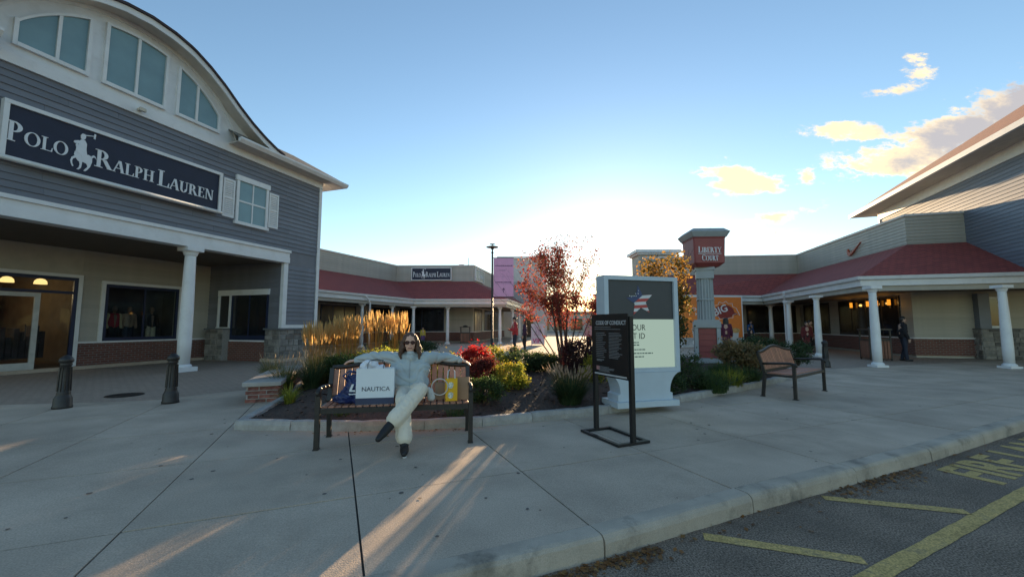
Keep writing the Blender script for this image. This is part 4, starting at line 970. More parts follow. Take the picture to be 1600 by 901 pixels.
# ================================================================== STREET FURNITURE
def make_bench(label, loc, rz):
    b = tag(empty('park_bench', (*loc, 0), rz), label, 'bench', 'benches by the planter')
    HL = .885
    # end frames: legs, seat rails, arms
    for s in (-1, 1):
        x = s * (HL - .02)
        MB().box(x - .026, x + .026, -.33, -.275, 0, .64).build('leg', M['bronze'], b)
        MB().bar((x, .25, 0), (x, .20, .45), .05, .055).bar((x, .20, .45), (x, .31, .84), .05, .05).build('leg', M['bronze'], b)
        MB().box(x - .03, x + .03, -.35, -.255, -.0, .012).build('foot_plate', M['bronze'], b); MB().box(x - .03, x + .03, .215, .30, 0, .012).build('foot_plate', M['bronze'], b)
        MB().tube([(x, -.35, .60), (x, -.33, .645), (x, -.25, .665), (x, -.1, .66), (x, .1, .645), (x, .25, .635)], .024, 8).build('armrest', M['bronze'], b, True)
        MB().box(x - .022, x + .022, -.27, .2, .405, .445).build('seat_rail', M['bronze'], b)
    MB().box(-HL + .05, HL - .05, -.325, -.275, .395, .45).build('front_rail', M['bronze'], b)
    MB().box(-HL + .05, HL - .05, .17, .215, .40, .445).build('rear_rail', M['bronze'], b)
    def crest(x): u = abs(x) / HL; return .855 + .10 * (math.cos(min(1, u / .92) * math.pi) + 1) / 2
    def yb(z): return .20 + (z - .45) * .282
    pts = [(-HL + .02 + (2 * HL - .04) * i / 24,) for i in range(25)]
    MB().tube([(p[0], yb(crest(p[0])), crest(p[0])) for p in pts], .027, 8).build('top_rail', M['bronze'], b, True)
    MB().bar((-HL + .04, yb(.50), .50), (HL - .04, yb(.50), .50), .045, .04).build('back_rail', M['bronze'], b)
    n = 22
    for i in range(n):
        x = -HL + .075 + (2 * HL - .15) * (i + .0) / (n - 1); zt = crest(x) - .028; w = .031
        m = MB(); y0, y1 = yb(.52), yb(zt)
        m.add([(x - w, y0 - .012, .52), (x + w, y0 - .012, .52), (x + w, y0 + .008, .52), (x - w, y0 + .008, .52), (x - w, y1 - .012, zt), (x + w, y1 - .012, zt), (x + w, y1 + .008, zt), (x - w, y1 + .008, zt)],
              [(0, 3, 2, 1), (4, 5, 6, 7), (0, 1, 5, 4), (1, 2, 6, 5), (2, 3, 7, 6), (3, 0, 4, 7)])
        m.build('back_slat', M['wood'], b)
    sm_ = MB().bbox(-.031, .031, -.27, .168, .448, .466, .004).mesh('seat_slat', M['wood'])
    for i in range(n): link('seat_slat', sm_, b, (-HL + .075 + (2 * HL - .15) * i / (n - 1), 0, 0))
    return b
B1, B1R = (-1.405, 5.20), R(10.2)
make_bench('wooden slat bench with dark metal frame under the seated woman', B1, B1R)
make_bench('empty wooden bench with dark metal arms at the planter right end', (5.78, 8.56), R(38.4))
def bp(x, y, z=0.0):                                # point in the front bench's frame
    return (B1[0] + x * math.cos(B1R) - y * math.sin(B1R), B1[1] + x * math.sin(B1R) + y * math.cos(B1R), z)

bol = MB().lathe([(.15, 0), (.15, .03), (.14, .05), (.135, .16), (.115, .20), (.10, .235), (.105, .25), (.092, .27), (.082, .62), (.078, .70), (.09, .715), (.092, .735), (.082, .75), (.105, .765), (.11, .80), (.095, .835), (.055, .865), (.04, .88), (.0, .89)], 20)
bol.v = [(x * .86, y * .86, z) for x, y, z in bol.v]
bolm = bol.mesh('bollard', M['bronze'], True)
ribs = MB()
for k in range(10): t = 2 * math.pi * k / 10; ribs.bar((.083 * math.cos(t), .083 * math.sin(t), .28), (.071 * math.cos(t), .071 * math.sin(t), .68), .014, .014)
ribm = ribs.mesh('rib', M['bronze'])
for q, lab in (((97, 637), 'dark fluted iron bollard furthest left near the shop entrance'), ((266, 629), 'dark fluted iron bollard in front of the tall white column'), ((1291, 573), 'dark fluted iron bollard behind the empty bench')):
    b_ = tag(link('bollard', bolm, None, (*G(*q), 0)), lab, 'bollard', 'iron bollards'); link('fluting', ribm, b_)

# lamp post with pink banner
lp = tag(empty('street_lamp', (-1.26, 26.0, 0)), 'tall bronze lamp post with stacked disc head beside the pink banner', 'street lamp')
MB().lathe([(.16, 0), (.16, .12), (.10, .16), (.095, .5), (.07, .55), (.06, 5.9), (.05, 5.95)], 14).build('pole', M['bronze'], lp, True)
MB().lathe([(.05, 5.95), (.085, 5.97), (.085, 6.03), (.05, 6.06), (.05, 6.2), (.11, 6.24), (.11, 6.30), (.05, 6.33)], 16).build('collar', M['bronze'], lp)
MB().lathe([(.06, 6.33), (.40, 6.345), (.40, 6.37), (.10, 6.45), (.06, 6.46)], 24).build('lamp_shade', pmat('lamp_disc', (.36, .30, .22), .35, .1, metal=.5), lp)
MB().lathe([(.03, 6.46), (.03, 6.53), (.17, 6.535), (.17, 6.56), (.02, 6.58)], 20).build('lamp_cap', M['bronze'], lp)
MB().bar((0, 0, 5.66), (1.38, 0, 5.66), .035, .035).bar((0, 0, 3.16), (1.38, 0, 3.16), .035, .035).build('banner_arm', M['bronze'], lp)
bn = tag(MB().box(.08, 1.36, -.008, .008, 3.18, 5.64).build('pink_banner', M['pink'], None, loc=(-1.26, 26.0, 0)), 'pale pink hanging banner with small dark lettering and an arrow', 'banner')
M['ink'] = pmat('dark_ink', (.10, .03, .10), .7)
sans('NEW ARRIVALS', .15, M['ink'], 'printed_line', bn, (.17, -.011, 5.1), depth=.001, xs=.95); sans('this way', .14, M['ink'], 'printed_line', bn, (.5, -.011, 4.78), depth=.001) if False else None
for z, x0, x1 in ((4.84, .45, .85),): MB().box(x0, x1, -.012, -.009, z, z + .025).build('printed_line', M['ink'], bn)
for z in (4.45, 3.98): MB().box(.1, 1.34, -.0105, -.009, z, z + .012).build('fold_line', pmat('pink_fold', (.45, .22, .4), .7) if 'pink_fold' not in bpy.data.materials else bpy.data.materials['pink_fold'], bn)
bpy.data.objects.remove([c for c in bn.children if c.name.startswith('printed_line')][0])
for z in (5.12, 4.06):
    m = MB(); x = .2
    while x < 1.22: w = random.uniform(.04, .09); m.box(x, x + w, -.012, -.009, z, z + random.uniform(.05, .075)); x += w + .025
    m.build('printed_line', M['ink'], bn)
MB().box(.70, .735, -.012, -.009, 3.42, 3.70).prism([(.62, 3.60), (.7175, 3.74), (.815, 3.60), (.78, 3.59), (.7175, 3.68), (.655, 3.59)], -.0122, -.0092, 'y').build('arrow', M['ink'], bn)

# code-of-conduct board on a black floor stand
cs0, cs1 = Vector((1.125, 5.60)), Vector((1.42, 4.94)); cd = cs1 - cs0
cs = tag(empty('notice_stand', (*((cs0 + cs1) / 2), 0), math.atan2(cd.y, cd.x)), 'black metal floor stand holding a dark printed code of conduct board', 'sign')
hw = cd.length / 2
for s in (-1, 1):
    MB().box(s * hw - .026, s * hw + .026, -.026, .026, .032, 1.50 if s > 0 else 1.50).build('leg', M['black'], cs)
    MB().box(s * hw - .024, s * hw + .024, -.235, .235, .0, .03).build('foot_bar', M['black'], cs)
MB().box(-hw + .024, hw - .024, -.235, -.19, .0, .028).box(-hw + .024, hw - .024, .19, .235, .0, .028).build('base_bar', M['black'], cs)
board = MB().box(-hw - .005, hw + .005, -.044, -.028, .74, 1.535).build('notice_board', pmat('notice_black', (.012, .012, .014), .35, .1), cs)
M['print'] = pmat('white_print', (.45, .45, .46), .6)
sans('CODE OF CONDUCT', .073, M['print'], 'title', board, (-.27, -.0455, 1.40), depth=.001, xs=.86, off=.0016)
m = MB()
def lines(x0, x1, z0, z1, n, h=.006):
    for i in range(n):
        z = z0 + (z1 - z0) * i / max(1, n - 1); m.box(x0, x0 + (x1 - x0) * random.uniform(.6, 1), -.0462, -.0445, z, z + h)
lines(-.30, .24, 1.34, 1.365, 2); lines(-.27, -.05, .98, 1.29, 14); lines(.0, .27, .98, 1.29, 18); lines(-.22, .12, .80, .855, 5); lines(-.26, -.1, .93, .945, 2, .009)
m.build('fine_print', pmat('grey_print', (.22, .22, .23), .6), board)
MB().box(-.27, -.20, -.0462, -.0445, .815, .865).build('print_block', pmat('pink_print', (.42, .2, .19), .6), board)
MB().box(-hw + .05, hw - .03, -.046, -.0442, .757, .777).build('white_band', M['print'], board)

# mall directory kiosk
kr = R(15.5)
kk = tag(empty('directory_kiosk', (2.11, 6.88, 0), kr), 'grey framed directory kiosk with a striped star above a pale green screen', 'kiosk')
KZ = .1
MB().box(-.56, .56, -.26, .26, KZ, .19).build('plinth', M['panel_grey'], kk)
ped = [(-.50, .19), (.50, .19), (.50, .29), (.455, .31)]
for i in range(9): a = R(90 * i / 8); ped.append((.69 - .235 * math.cos(a) , .31 + .32 * math.sin(a) ))
ped += [(-x, z) for x, z in ped[::-1][:]][:-0 or None]
ped2 = []
for p in ped:
    if not ped2 or math.dist(p, ped2[-1]) > 1e-4: ped2.append(p)
if math.dist(ped2[0], ped2[-1]) < 1e-4: ped2.pop()
MB().prism(ped2, -.17, .17, 'y').build('pedestal', M['panel_grey'], kk)
MB().box(-.69, .69, -.14, .14, .632, .70).box(-.69, .69, -.14, .14, 2.13, 2.2).box(-.69, -.615, -.14, .14, .70, 2.13).box(.615, .69, -.14, .14, .70, 2.13).build('frame', M['panel_grey'], kk)
MB().box(-.615, .615, .10, .13, .70, 2.13).build('back_panel', M['panel_grey'], kk)
MB().box(-.615, .615, -.10, .10, 1.49, 2.13).build('upper_panel', pmat('kiosk_dark', (.045, .05, .058), .4, .06), kk)
scr = MB().box(-.615, .615, -.098, .10, .70, 1.488).build('screen', emat('screen_glow', (.60, .80, .68), .19), kk)
M['inkk'] = pmat('black_ink', (.01, .012, .012), .5)
sans('YOUR', .135, M['inkk'], 'word', scr, (-.26, -.1005, 1.31), depth=.001, xs=.9); sans('T ID', .135, M['inkk'], 'word', scr, (-.165, -.1005, 1.17), depth=.001, xs=.9)
m = MB()
for z, x1 in ((1.10, -.08), (1.06, -.10), (.985, .04), (.925, .2), (.87, .03)):
    x = -.26
    while x < x1: w = random.uniform(.02, .06); m.box(x, x + w, -.1005, -.0985, z, z + .018); x += w + .012
m.build('fine_print', pmat('screen_print', (.12, .16, .13), .6), scr)
S = star_poly(-.02, 1.79, .26, 97, .42)
sn = len(S); up = [k for k in kk.children if k.name.startswith('upper_panel')][0]
red, wht, blu = pmat('star_red', (.50, .07, .06), .5), pmat('star_white', (.70, .69, .68), .5), pmat('star_blue', (.05, .07, .16), .5)
blue_poly = [(-.4, 1.70), (-.06, 1.74), (.025, 1.90), (.02, 2.1), (-.4, 2.1)]
def cellclip(poly, cell):
    a = sum(poly[i][0] * poly[(i + 1) % len(poly)][1] - poly[(i + 1) % len(poly)][0] * poly[i][1] for i in range(len(poly)))
    return clip_convex(poly if a > 0 else poly[::-1], cell)
tri = []                                             # star split into convex pieces: five points and the middle
mid = [S[i] for i in range(1, 10, 2)]
tri.append(mid)
for i in range(0, 10, 2): tri.append([S[i - 1], S[i], S[i + 1]])
for k in range(9):
    z0 = 1.50 + .052 * k; mm = MB(); hit = False
    cell = [(-.4, z0 - .01), (.4, z0 + .045), (.4, z0 + .097), (-.4, z0 + .042)]
    for t_ in tri:
        pc = cellclip(t_, cell); pc = clip_convex(pc, [(-.5, 1.2), (.5, 1.2), (.5, 2.25), (-.5, 1.47)]) if len(pc) > 2 else []
        if len(pc) > 2: mm.prism(pc, -.106 , -.1005, 'y'); hit = True
    if hit: mm.build('stripe', red if k % 2 else wht, up)
mm = MB()
for t_ in tri:
    pc = clip_convex(t_, [(-.5, 1.47), (.5, 2.25), (.5, 2.6), (-.5, 2.6)])
    if len(pc) > 2: mm.prism(pc, -.105, -.1005, 'y')
mm.build('star_field', blu, up)
mm = MB()
for i in range(13):
    px_, pz_ = random.choice([(-.21 + .03 * (i % 5), 1.86 + .012 * (i % 2)), (-.10 + .025 * (i % 4), 1.84 + .035 * (i % 3)), (-.055 + .01 * (i % 3), 1.92 + .04 * (i % 3))])
    mm.prism(star_poly(px_, pz_, .014), -.1085, -.1055, 'y')
mm.build('small_star', wht, up)['kind'] = 'stuff'

# liberty court pylon
PX, PY = 6.50, 13.75
py_ = tag(empty('pylon_sign', (PX, PY, 0), R(-22)), 'red and grey pylon sign reading Liberty Court on a fluted column', 'sign')
MB().box(-.52, .52, -.52, .52, .1, .24).box(-.44, .44, -.44, .44, .24, .32).build('plinth', M['pylon_grey'], py_)
for sx in (-1, 1):
    for sy in (-1, 1): MB().bbox(sx * .33 - .06, sx * .33 + .06, sy * .33 - .06, sy * .33 + .06, .32, 1.30, .01).build('corner_post', M['pylon_grey'], py_)
for k in range(4):
    a = math.pi / 2 * k
    for j in range(5):
        o = MB().bbox(-.265, .265, -.345, -.28, .325 + .192 * j, .325 + .192 * j + .186, .008).build('red_panel', M['pylon_red'], py_); o.rotation_euler = (0, 0, a)
MB().box(-.28, .28, -.28, .28, .32, 1.30).build('pedestal_core', M['pylon_grey'], py_)
MB().box(-.41, .41, -.41, .41, 1.302, 1.50).box(-.37, .37, -.37, .37, 1.50, 1.56).build('collar', M['pylon_grey'], py_)
fl_ = MB().lathe([(.235, 1.56), (.215, 2.95)], 20)
for k in range(16): t = 2 * math.pi * k / 16; fl_.bar((.25 * math.cos(t), .25 * math.sin(t), 1.56), (.228 * math.cos(t), .228 * math.sin(t), 2.93), .045, .045)
fl_.lathe([(.275, 2.2), (.28, 2.215), (.28, 2.235), (.275, 2.25)], 20)
fl_.build('column_shaft', M['pylon_grey'], py_)
MB().box(-.27, .27, -.27, .27, 2.93, 3.28).box(-.30, .30, -.30, .30, 3.20, 3.30).build('capital', M['pylon_grey'], py_)
hd = empty('sign_head', (0, 0, 0), R(22 - 3), py_); hd.scale = (.84, .84, 1)
c_ = .16
def octo(w, c): return [(-w + c, -w), (w - c, -w), (w, -w + c), (w, w - c), (w - c, w), (-w + c, w), (-w, w - c), (-w, -w + c)]
def loft(rings, name, mat, parent):
    vs = []; fs = []; n = len(rings[0][0])
    for pl, z in rings: vs += [(x, y, z) for x, y in pl]
    for i in range(len(rings) - 1):
        for j in range(n): fs.append((i * n + j, i * n + (j + 1) % n, (i + 1) * n + (j + 1) % n, (i + 1) * n + j))
    fs += [tuple(range(n - 1, -1, -1)), tuple(range((len(rings) - 1) * n, len(rings) * n))]
    return MB().add(vs, fs).build(name, mat, parent)
loft([(octo(.42, .06), 3.30), (octo(.58, .05), 3.42), (octo(.61, .04), 4.22), (octo(.63, .04), 4.24), (octo(.63, .04), 4.27)], 'sign_box', M['pylon_red'], hd)
loft([(octo(.66, .04), 4.272), (octo(.74, .04), 4.40), (octo(.76, .04), 4.44), (octo(.60, .04), 4.56), (octo(.1, .01), 4.60)], 'sign_roof', M['pylon_grey'], hd)
tf = empty('lettering', (0, -.583, 3.46), 0, hd); tf.rotation_euler = (R(-2.2), 0, 0)
serif_word('COURT', -.31, .31, .02, .20, .86, tf, M['letter'], -.02, .02)
serif_word('LIBERTY', -.44, .44, .29, .20, .86, tf, M['letter'], -.02, .02)
MB().box(-.44, .44, -.035, -.02, .245, .258).box(-.44, .44, -.035, -.02, .53, .543).build('rule_line', M['letter'], tf)
for i, (x, r_) in enumerate(((-.36, .035), (-.20, .042), (0, .085), (.20, .042), (.36, .035))):
    MB().prism(star_poly(x, .64 + (.015 if i == 2 else 0), r_), -.035, -.02, 'y').build('star', pmat('star_pale', (.45, .58, .68), .4) if i == 2 else M['letter'], tf)

# orange poster wall
pw = tag(empty('poster_wall', (10.25, 25.0, 0), R(2)), 'orange advertising panel reading BIG in a dark red burst under the right awning', 'poster')
MB().box(0, 3.9, -.0, .12, .05, 3.16).build('panel_frame', M['white'], pw)
pan = MB().box(.08, 3.82, -.02, -.001, .62, 3.08).build('poster_face', pmat('poster_orange', (.80, .22, .04), .5, .05), pw)
MB().box(.08, 3.82, -.02, -.001, .10, .615).build('lower_board', pmat('poster_grey', (.42, .42, .42), .5, .3, 3), pw)
burst = []
for i in range(22):
    a = 2 * math.pi * i / 22; r_ = 1.0 if i % 2 else .80; burst.append((2.75 + .78 * r_ * math.cos(a), 2.25 + .60 * r_ * math.sin(a)))
burst[0] = (3.72, 1.95)
def scaled(poly, k): cx = sum(p[0] for p in poly) / len(poly); cz = sum(p[1] for p in poly) / len(poly); return [(cx + (x - cx) * k, cz + (z - cz) * k) for x, z in poly]
def ring_prism(mb, po, pi_, y0, y1):
    for i in range(len(po)): j = (i + 1) % len(po); mb.prism([po[i], po[j], pi_[j], pi_[i]], y0, y1, 'y')
m = MB(); ring_prism(m, burst, scaled(burst, .95), -.03, -.021); m.build('burst_outline', wht, pan)
m = MB(); m.prism([(2.72 + .62 * math.cos(2 * math.pi * i / 28), 2.18 + .43 * math.sin(2 * math.pi * i / 28)) for i in range(28)], -.028, -.0205, 'y'); m.prism([(3.1, 1.95), (3.62, 2.02), (3.2, 2.25)], -.0285, -.021, 'y')
m.build('burst_shape', pmat('poster_maroon', (.26, .035, .03), .5), pan)
g_ = sans('BIG', .62, wht, 'big_word', pan, (2.12, -.034, 1.92), (math.pi / 2, R(-22), 0), .004, xs=.98, off=.012)
sans('CHE', .27, wht, 'word', pan, (.72, -.025, 2.25), depth=.003, off=.006); sans('HE', .27, wht, 'word', pan, (.92, -.025, 1.95), depth=.003, off=.006)
tan, brn = pmat('poster_tan', (.55, .33, .13), .5, .3, 9), pmat('poster_cup', (.6, .58, .54), .5, .1)
for x, z, r_ in ((2.35, 1.25, .20), (2.95, 1.2, .26), (3.4, 1.05, .26)):
    m = MB().prism([(x + r_ * math.cos(2 * math.pi * i / 16), z + r_ * .6 * math.sin(2 * math.pi * i / 16)) for i in range(16)], -.026, -.021, 'y'); m.build('food_picture', tan, pan)
for x, z, w in ((1.0, .9, .34), (3.35, .78, .24), (2.75, .75, .22)): MB().prism([(x - w * .7, z - .3), (x + w * .7, z - .3), (x + w, z + .28), (x - w, z + .28)], -.0245, -.0205, 'y').build('cup_picture', brn, pan)
m = MB(); arcband(m, .95, .33, .26, .22, .13, .1, 0, 300, .03); m.v = [(x, y - .02, z) for x, y, z in m.v]; m.build('ring_mark', wht, pw)

# VIP board
vb = tag(empty('folding_sign', (1.78, 28.4, 0), R(-4)), 'pale pink folding board with magenta VIP letters on the far walk', 'sign')
MB().box(-.46, .46, -.03, .03, .06, 1.46).build('sign_board', pmat('board_pale', (.62, .52, .58), .6, .1, 3), vb)
for s in (-1, 1): MB().bar((s * .42, .04, .0), (s * .42, .02, 1.4), .04, .03).bar((s * .42, .5, 0), (s * .42, .03, 1.4), .04, .03).build('leg', M['panel_grey'], vb)
sans('VIP', .42, pmat('magenta_print', (.5, .02, .16), .6), 'word', vb, (-.36, -.033, .16), depth=.002, off=.008)
m = MB()
for k in range(5): m.tube([(-.25 + .1 * k, -.034, .65), (-.1 + .08 * k, -.034, .95 + .1 * (k % 2)), (-.2 + .1 * k, -.034, 1.3)], .014, 4)
m.build('swirl', pmat('pink_swirl', (.45, .18, .32), .6), vb)
# waste bins
def bin_(loc, rz, label):
    b = tag(empty('waste_bin', (*loc, 0), rz), label, 'waste bin', 'slatted waste bins')
    MB().box(-.33, .33, -.33, .33, .05, .78).build('liner', M['bronze'], b)
    sl_ = MB().bbox(-.045, .045, -.025, .0, .08, .76, .006).mesh('slat', pmat('bin_wood', (.20, .085, .05), .6, .2, 9, obj_rand=.15) if 'bin_wood' not in bpy.data.materials else bpy.data.materials['bin_wood'])
    for k in range(4):
        a = math.pi / 2 * k
        for i in range(6):
            x = -.27 + .108 * i; o = link('slat', sl_, b, (x * math.cos(a) + .335 * math.sin(a), x * math.sin(a) - .335 * math.cos(a), 0), a)
    for sx in (-1, 1):
        for sy in (-1, 1): MB().box(sx * .34 - .025, sx * .34 + .025, sy * .34 - .025, sy * .34 + .025, 0, 1.18).build('post', M['bronze'], b)
    MB().box(-.4, .4, -.4, .4, 1.18, 1.24).box(-.36, .36, -.36, .36, .79, .84).build('hood', M['bronze'], b)
    MB().lathe([(.2, 1.24), (.17, 1.31), (.05, 1.36)], 14).build('lid', M['bronze'], b); return b
bin_((-3.55, 31.3), R(3), 'brown slatted waste bin by the far beige shop wall')
bin_((14.6, 16.6), R(-14), 'brown slatted waste bin in the shade under the right arcade')

# ================================================================== SHOPPING ON THE BENCH
def paper_bag(name, mat, w, d, h, label, loc, rz, fold=.0):
    b = tag(empty(name, loc, rz), label, 'shopping bag')
    t = .004; top = 1.0
    vs = []; fs = []
    rings = [(0, 1, 0), (.45 * h, 1.0, .01), (h, .92 if fold else 1.0, fold)]
    for z, k, f in rings: vs += [(-w / 2, -d / 2 * k, z), (w / 2, -d / 2 * k, z), (w / 2 - f * .2, 0, z), (w / 2, d / 2 * k, z), (-w / 2, d / 2 * k, z), (-w / 2 + f * .2, 0, z)]
    for i in range(2):
        for j in range(6): fs.append((i * 6 + j, i * 6 + (j + 1) % 6, i * 6 + 6 + (j + 1) % 6, i * 6 + 6 + j))
    fs.append((5, 4, 3, 2, 1, 0))
    o = MB().add(vs, fs).build('bag_body', mat, b); md = o.modifiers.new('thick', 'SOLIDIFY'); md.thickness = .003; md.offset = -1; return b
SEAT = .467
white_paper = pmat('white_paper', (.76, .79, .81), .45, .03, 3, .08, 12)
nb_ = paper_bag('paper_bag', white_paper, .43, .15, .415, 'large white paper shopping bag with navy base standing on the bench', bp(-.26, -.16, SEAT), B1R + R(1))
MB().box(-.217, .217, -.0785, .0785, .002, .075).build('navy_band', pmat('navy_print', (.03, .045, .10), .4), nb_)
sans('NAUTICA', .072, pmat('navy_ink', (.06, .07, .10), .4), 'word', nb_, (-.152, -.0795, .155), depth=.0006, xs=1.02)
for s in (-1, 1): MB().tube([(-.09, s * .07, .40), (-.09, s * .065, .47), (-.07, s * .05, .505), (.0, s * .04, .515), (.07, s * .05, .505), (.09, s * .065, .47), (.09, s * .07, .40)], .004, 5).build('handle', M['black'], nb_)
tp_ = MB()
for k, (x, y, z, r_) in enumerate(((-.12, 0, .42, .085), (-.03, .01, .43, .07), (-.09, -.02, .47, .055), (.05, 0, .405, .06))): tp_.ball((x, y, z), r_, r_ * .7, r_ * .95, 9, 6)
o = remesh('tissue_paper', tp_, pmat('tissue', (.74, .76, .82), .7, .06, 12, .8, 30), nb_, .012, 1)
for v in o.data.vertices: v.co += Vector(mnoise.noise_vector(v.co * 22)) * .022
# blue reusable bag slumped against it
blue = pmat('blue_woven_bag', (.012, .025, .11), .35, .25, 10, .9, 28)
bb_ = tag(empty('tote_bag', bp(-.585, -.11, SEAT), B1R), 'slumped dark blue plastic tote bag with white lettering on the bench', 'shopping bag')
tb = MB(); tb.caps((-.05, 0, .07), (.13, 0, .07), .075, .075).caps((.02, 0, .15), (.14, 0, .20), .085, .08).caps((.05, 0, .22), (.15, 0, .34), .07, .06).ball((.05, 0, .29), .07, .05, .045).caps((-.12, .0, .05), (.0, .0, .12), .05, .07)
o = remesh('bag_body', tb, blue, bb_, .012, 3)
for v in o.data.vertices: v.co += Vector(mnoise.noise_vector(v.co * 16)) * .026 + Vector(mnoise.noise_vector(v.co * 40)) * .008; v.co.z = max(v.co.z, .002)
for k in (0, 1): MB().tube([(.0 + .06 * k, -.03, .26), (-.05 + .05 * k, -.05, .33), (.02 + .04 * k, -.05, .385), (.10, -.03, .36)], .012, 6).build('strap', blue, bb_)
m = MB().prism([(.03, .155), (.055, .155), (.085, .235), (.06, .235)], -.108, -.092, 'y').prism([(.04, .150), (.10, .150), (.10, .168), (.045, .168)], -.1085, -.093, 'y').build('letter', M['letter'], bb_)
MB().box(.03, .12, -.1075, -.098, .115, .127).build('printed_line', M['letter'], bb_)
# small bags to the woman's right
kraft = pmat('kraft_paper', (.36, .22, .13), .7, .08, 6, .2, 25)
kb = paper_bag('paper_bag', kraft, .17, .09, .27, 'brown kraft paper bag with flared sides at the bench right end', bp(.78, -.06, SEAT), B1R + R(-8), .02)
MB().bar((-.05, -.04, .262), (.02, -.02, .37), .02, .004).build('handle', kraft, kb)
kb2 = paper_bag('paper_bag', pmat('kraft_tan', (.32, .22, .14), .7, .1, 6, .2, 25), .13, .08, .20, 'small tan paper bag between the white purse and yellow bag', bp(.50, .0, SEAT), B1R + R(6), .02)
yb_ = paper_bag('gift_bag', pmat('yellow_card', (.80, .44, .01), .4, .05, 5), .145, .08, .27, 'bright yellow gift bag with two grey badges on the bench', bp(.635, -.14, SEAT), B1R + R(4))
for z in (.19, .07): 
    MB().prism([(-.03 + .04 * math.cos(2 * math.pi * i / 9) * (1 if i % 2 else .8), z + .04 * math.sin(2 * math.pi * i / 9)) for i in range(9)], -.0435, -.0405, 'y').build('badge', pmat('badge_print', (.62, .62, .5), .5, .5, 40) if 'badge_print' not in bpy.data.materials else bpy.data.materials['badge_print'], yb_, loc=(.02, 0, 0))
for s in (-1, 1): MB().tube([(-.045, s * .035, .262), (-.04, s * .03, .36), (-.02, s * .02, .375)], .003, 5).tube([(.045, s * .035, .262), (.042, s * .03, .36), (.03, s * .02, .37)], .003, 5).build('handle', white_paper, yb_)
pu = tag(empty('purse', bp(.385, -.20, SEAT), B1R), 'small white purse with a round ring handle beside the crossed knee', 'purse')
remesh('pouch', MB().caps((-.02, 0, .16), (.0, 0, .05), .022, .04).caps((.01, 0, .14), (.02, 0, .05), .022, .04), pmat('purse_leather', (.58, .58, .54), .5, .12, 14, .5, 40), pu, .007, 2)
MB().tube([(.11 + .098 * math.cos(2 * math.pi * i / 24), .01, .175 + .098 * math.sin(2 * math.pi * i / 24)) for i in range(25)], .007, 7, cap=False).build('ring_handle', pmat('ring', (.62, .58, .5), .35), pu, True)

# ================================================================== PEOPLE
V = Vector
def add_hand(mb, wrist, d, n, side, s=1.0, curl=.9):
    """palm, four separate bent fingers and a thumb; d = pointing direction, n = back-of-hand normal"""
    d = V(d).normalized(); n = V(n).normalized(); n = (n - d * n.dot(d)).normalized(); w = d.cross(n) * side; wrist = V(wrist)
    for k in (-1, 0, 1): mb.caps(wrist + w * .018 * k * s, wrist + d * .075 * s + w * .024 * k * s, .014 * s, .013 * s, 8)
    for i, L in enumerate((.072, .080, .075, .058)):
        b = wrist + d * .078 * s + w * (.030 - .020 * i) * s
        m1 = b + (d * math.cos(curl * .45) - n * math.sin(curl * .45)) * L * .55 * s; m2 = m1 + (d * math.cos(curl) - n * math.sin(curl)) * L * .5 * s
        mb.caps(b, m1, .0092 * s, .0088 * s, 7); mb.caps(m1, m2, .0088 * s, .0075 * s, 7)
    t0 = wrist + d * .022 * s + w * .028 * s; t1 = t0 + (d * .6 + w * .7 - n * .25).normalized() * .038 * s
    mb.caps(t0, t1, .012 * s, .0105 * s, 7); mb.caps(t1, t1 + (d * .85 + w * .25 - n * .3).normalized() * .03 * s, .0105 * s, .0085 * s, 7)
def add_head(mb, c, s=1.0, fwd=(0, -1, 0), up=(0, 0, 1)):
    c = V(c); f = V(fwd).normalized(); u = V(up).normalized(); r = f.cross(u)
    rot = Matrix((r, -f, u)).transposed()
    q = lambda x, y, z: c + rot @ (V((x, y, z)) * s)
    mb.ball(q(0, .01, .03), .076 * s, .094 * s, .092 * s, 14, 10, rot); mb.ball(q(0, -.02, -.03), .062 * s, .072 * s, .085 * s, 12, 8, rot)
    mb.ball(q(0, -.052, -.078), .028 * s, .024 * s, .022 * s, 8, 6, rot)                                  # chin
    mb.caps(q(0, -.086, .012), q(0, -.104, -.022), .009 * s, .014 * s, 8)                                 # nose
    for x in (-1, 1):
        mb.ball(q(x * .078, .015, -.005), .012 * s, .02 * s, .03 * s, 8, 6, rot); mb.ball(q(x * .036, -.06, -.028), .026 * s, .022 * s, .022 * s, 8, 6, rot)
    mb.caps(q(-.02, -.086, -.056), q(.02, -.086, -.056), .009 * s, .009 * s, 8)
    return q
M['lip'] = pmat('lips', (.33, .09, .08), .4); M['eye'] = pmat('eyes', (.03, .02, .018), .15); M['bootsole'] = pmat('white_sole', (.6, .6, .6), .5)
skin2 = pmat('skin_pale', (.50, .31, .23), .5, .08, 20, spec=.4)

# ---- seated woman
wb = MB()
hc = V((.115, .075, 1.165)); hf = V((.03, -1, -.02))
q = add_head(wb, hc, 1.0, hf)
wb.caps((.12, .12, .98), (.116, .10, 1.09), .052, .048).caps((.12, .08, .60), (.12, .14, .90), .12, .12).caps((-.02, .15, .96), (.26, .15, .96), .07, .07)
shl, ell_, wrl = V((-.06, .15, .965)), V((-.37, .315, .985)), V((-.60, .345, .935))
shr, elr, wrr = V((.30, .15, .965)), V((.57, .32, .962)), V((.775, .335, .918))
for a, b, c in ((shl, ell_, wrl), (shr, elr, wrr)): wb.caps(a, b, .045, .038).caps(b, c, .038, .026)
add_hand(wb, wrl, (-1, -.05, -.16), (0, -.2, 1), 1, 1.0, .7); add_hand(wb, wrr, (1, -.05, -.32), (0, -.2, 1), -1, 1.0, .6)
hipA, kneA, ankA = V((.05, .05, .56)), V((.075, -.40, .525)), V((.115, -.585, .12))
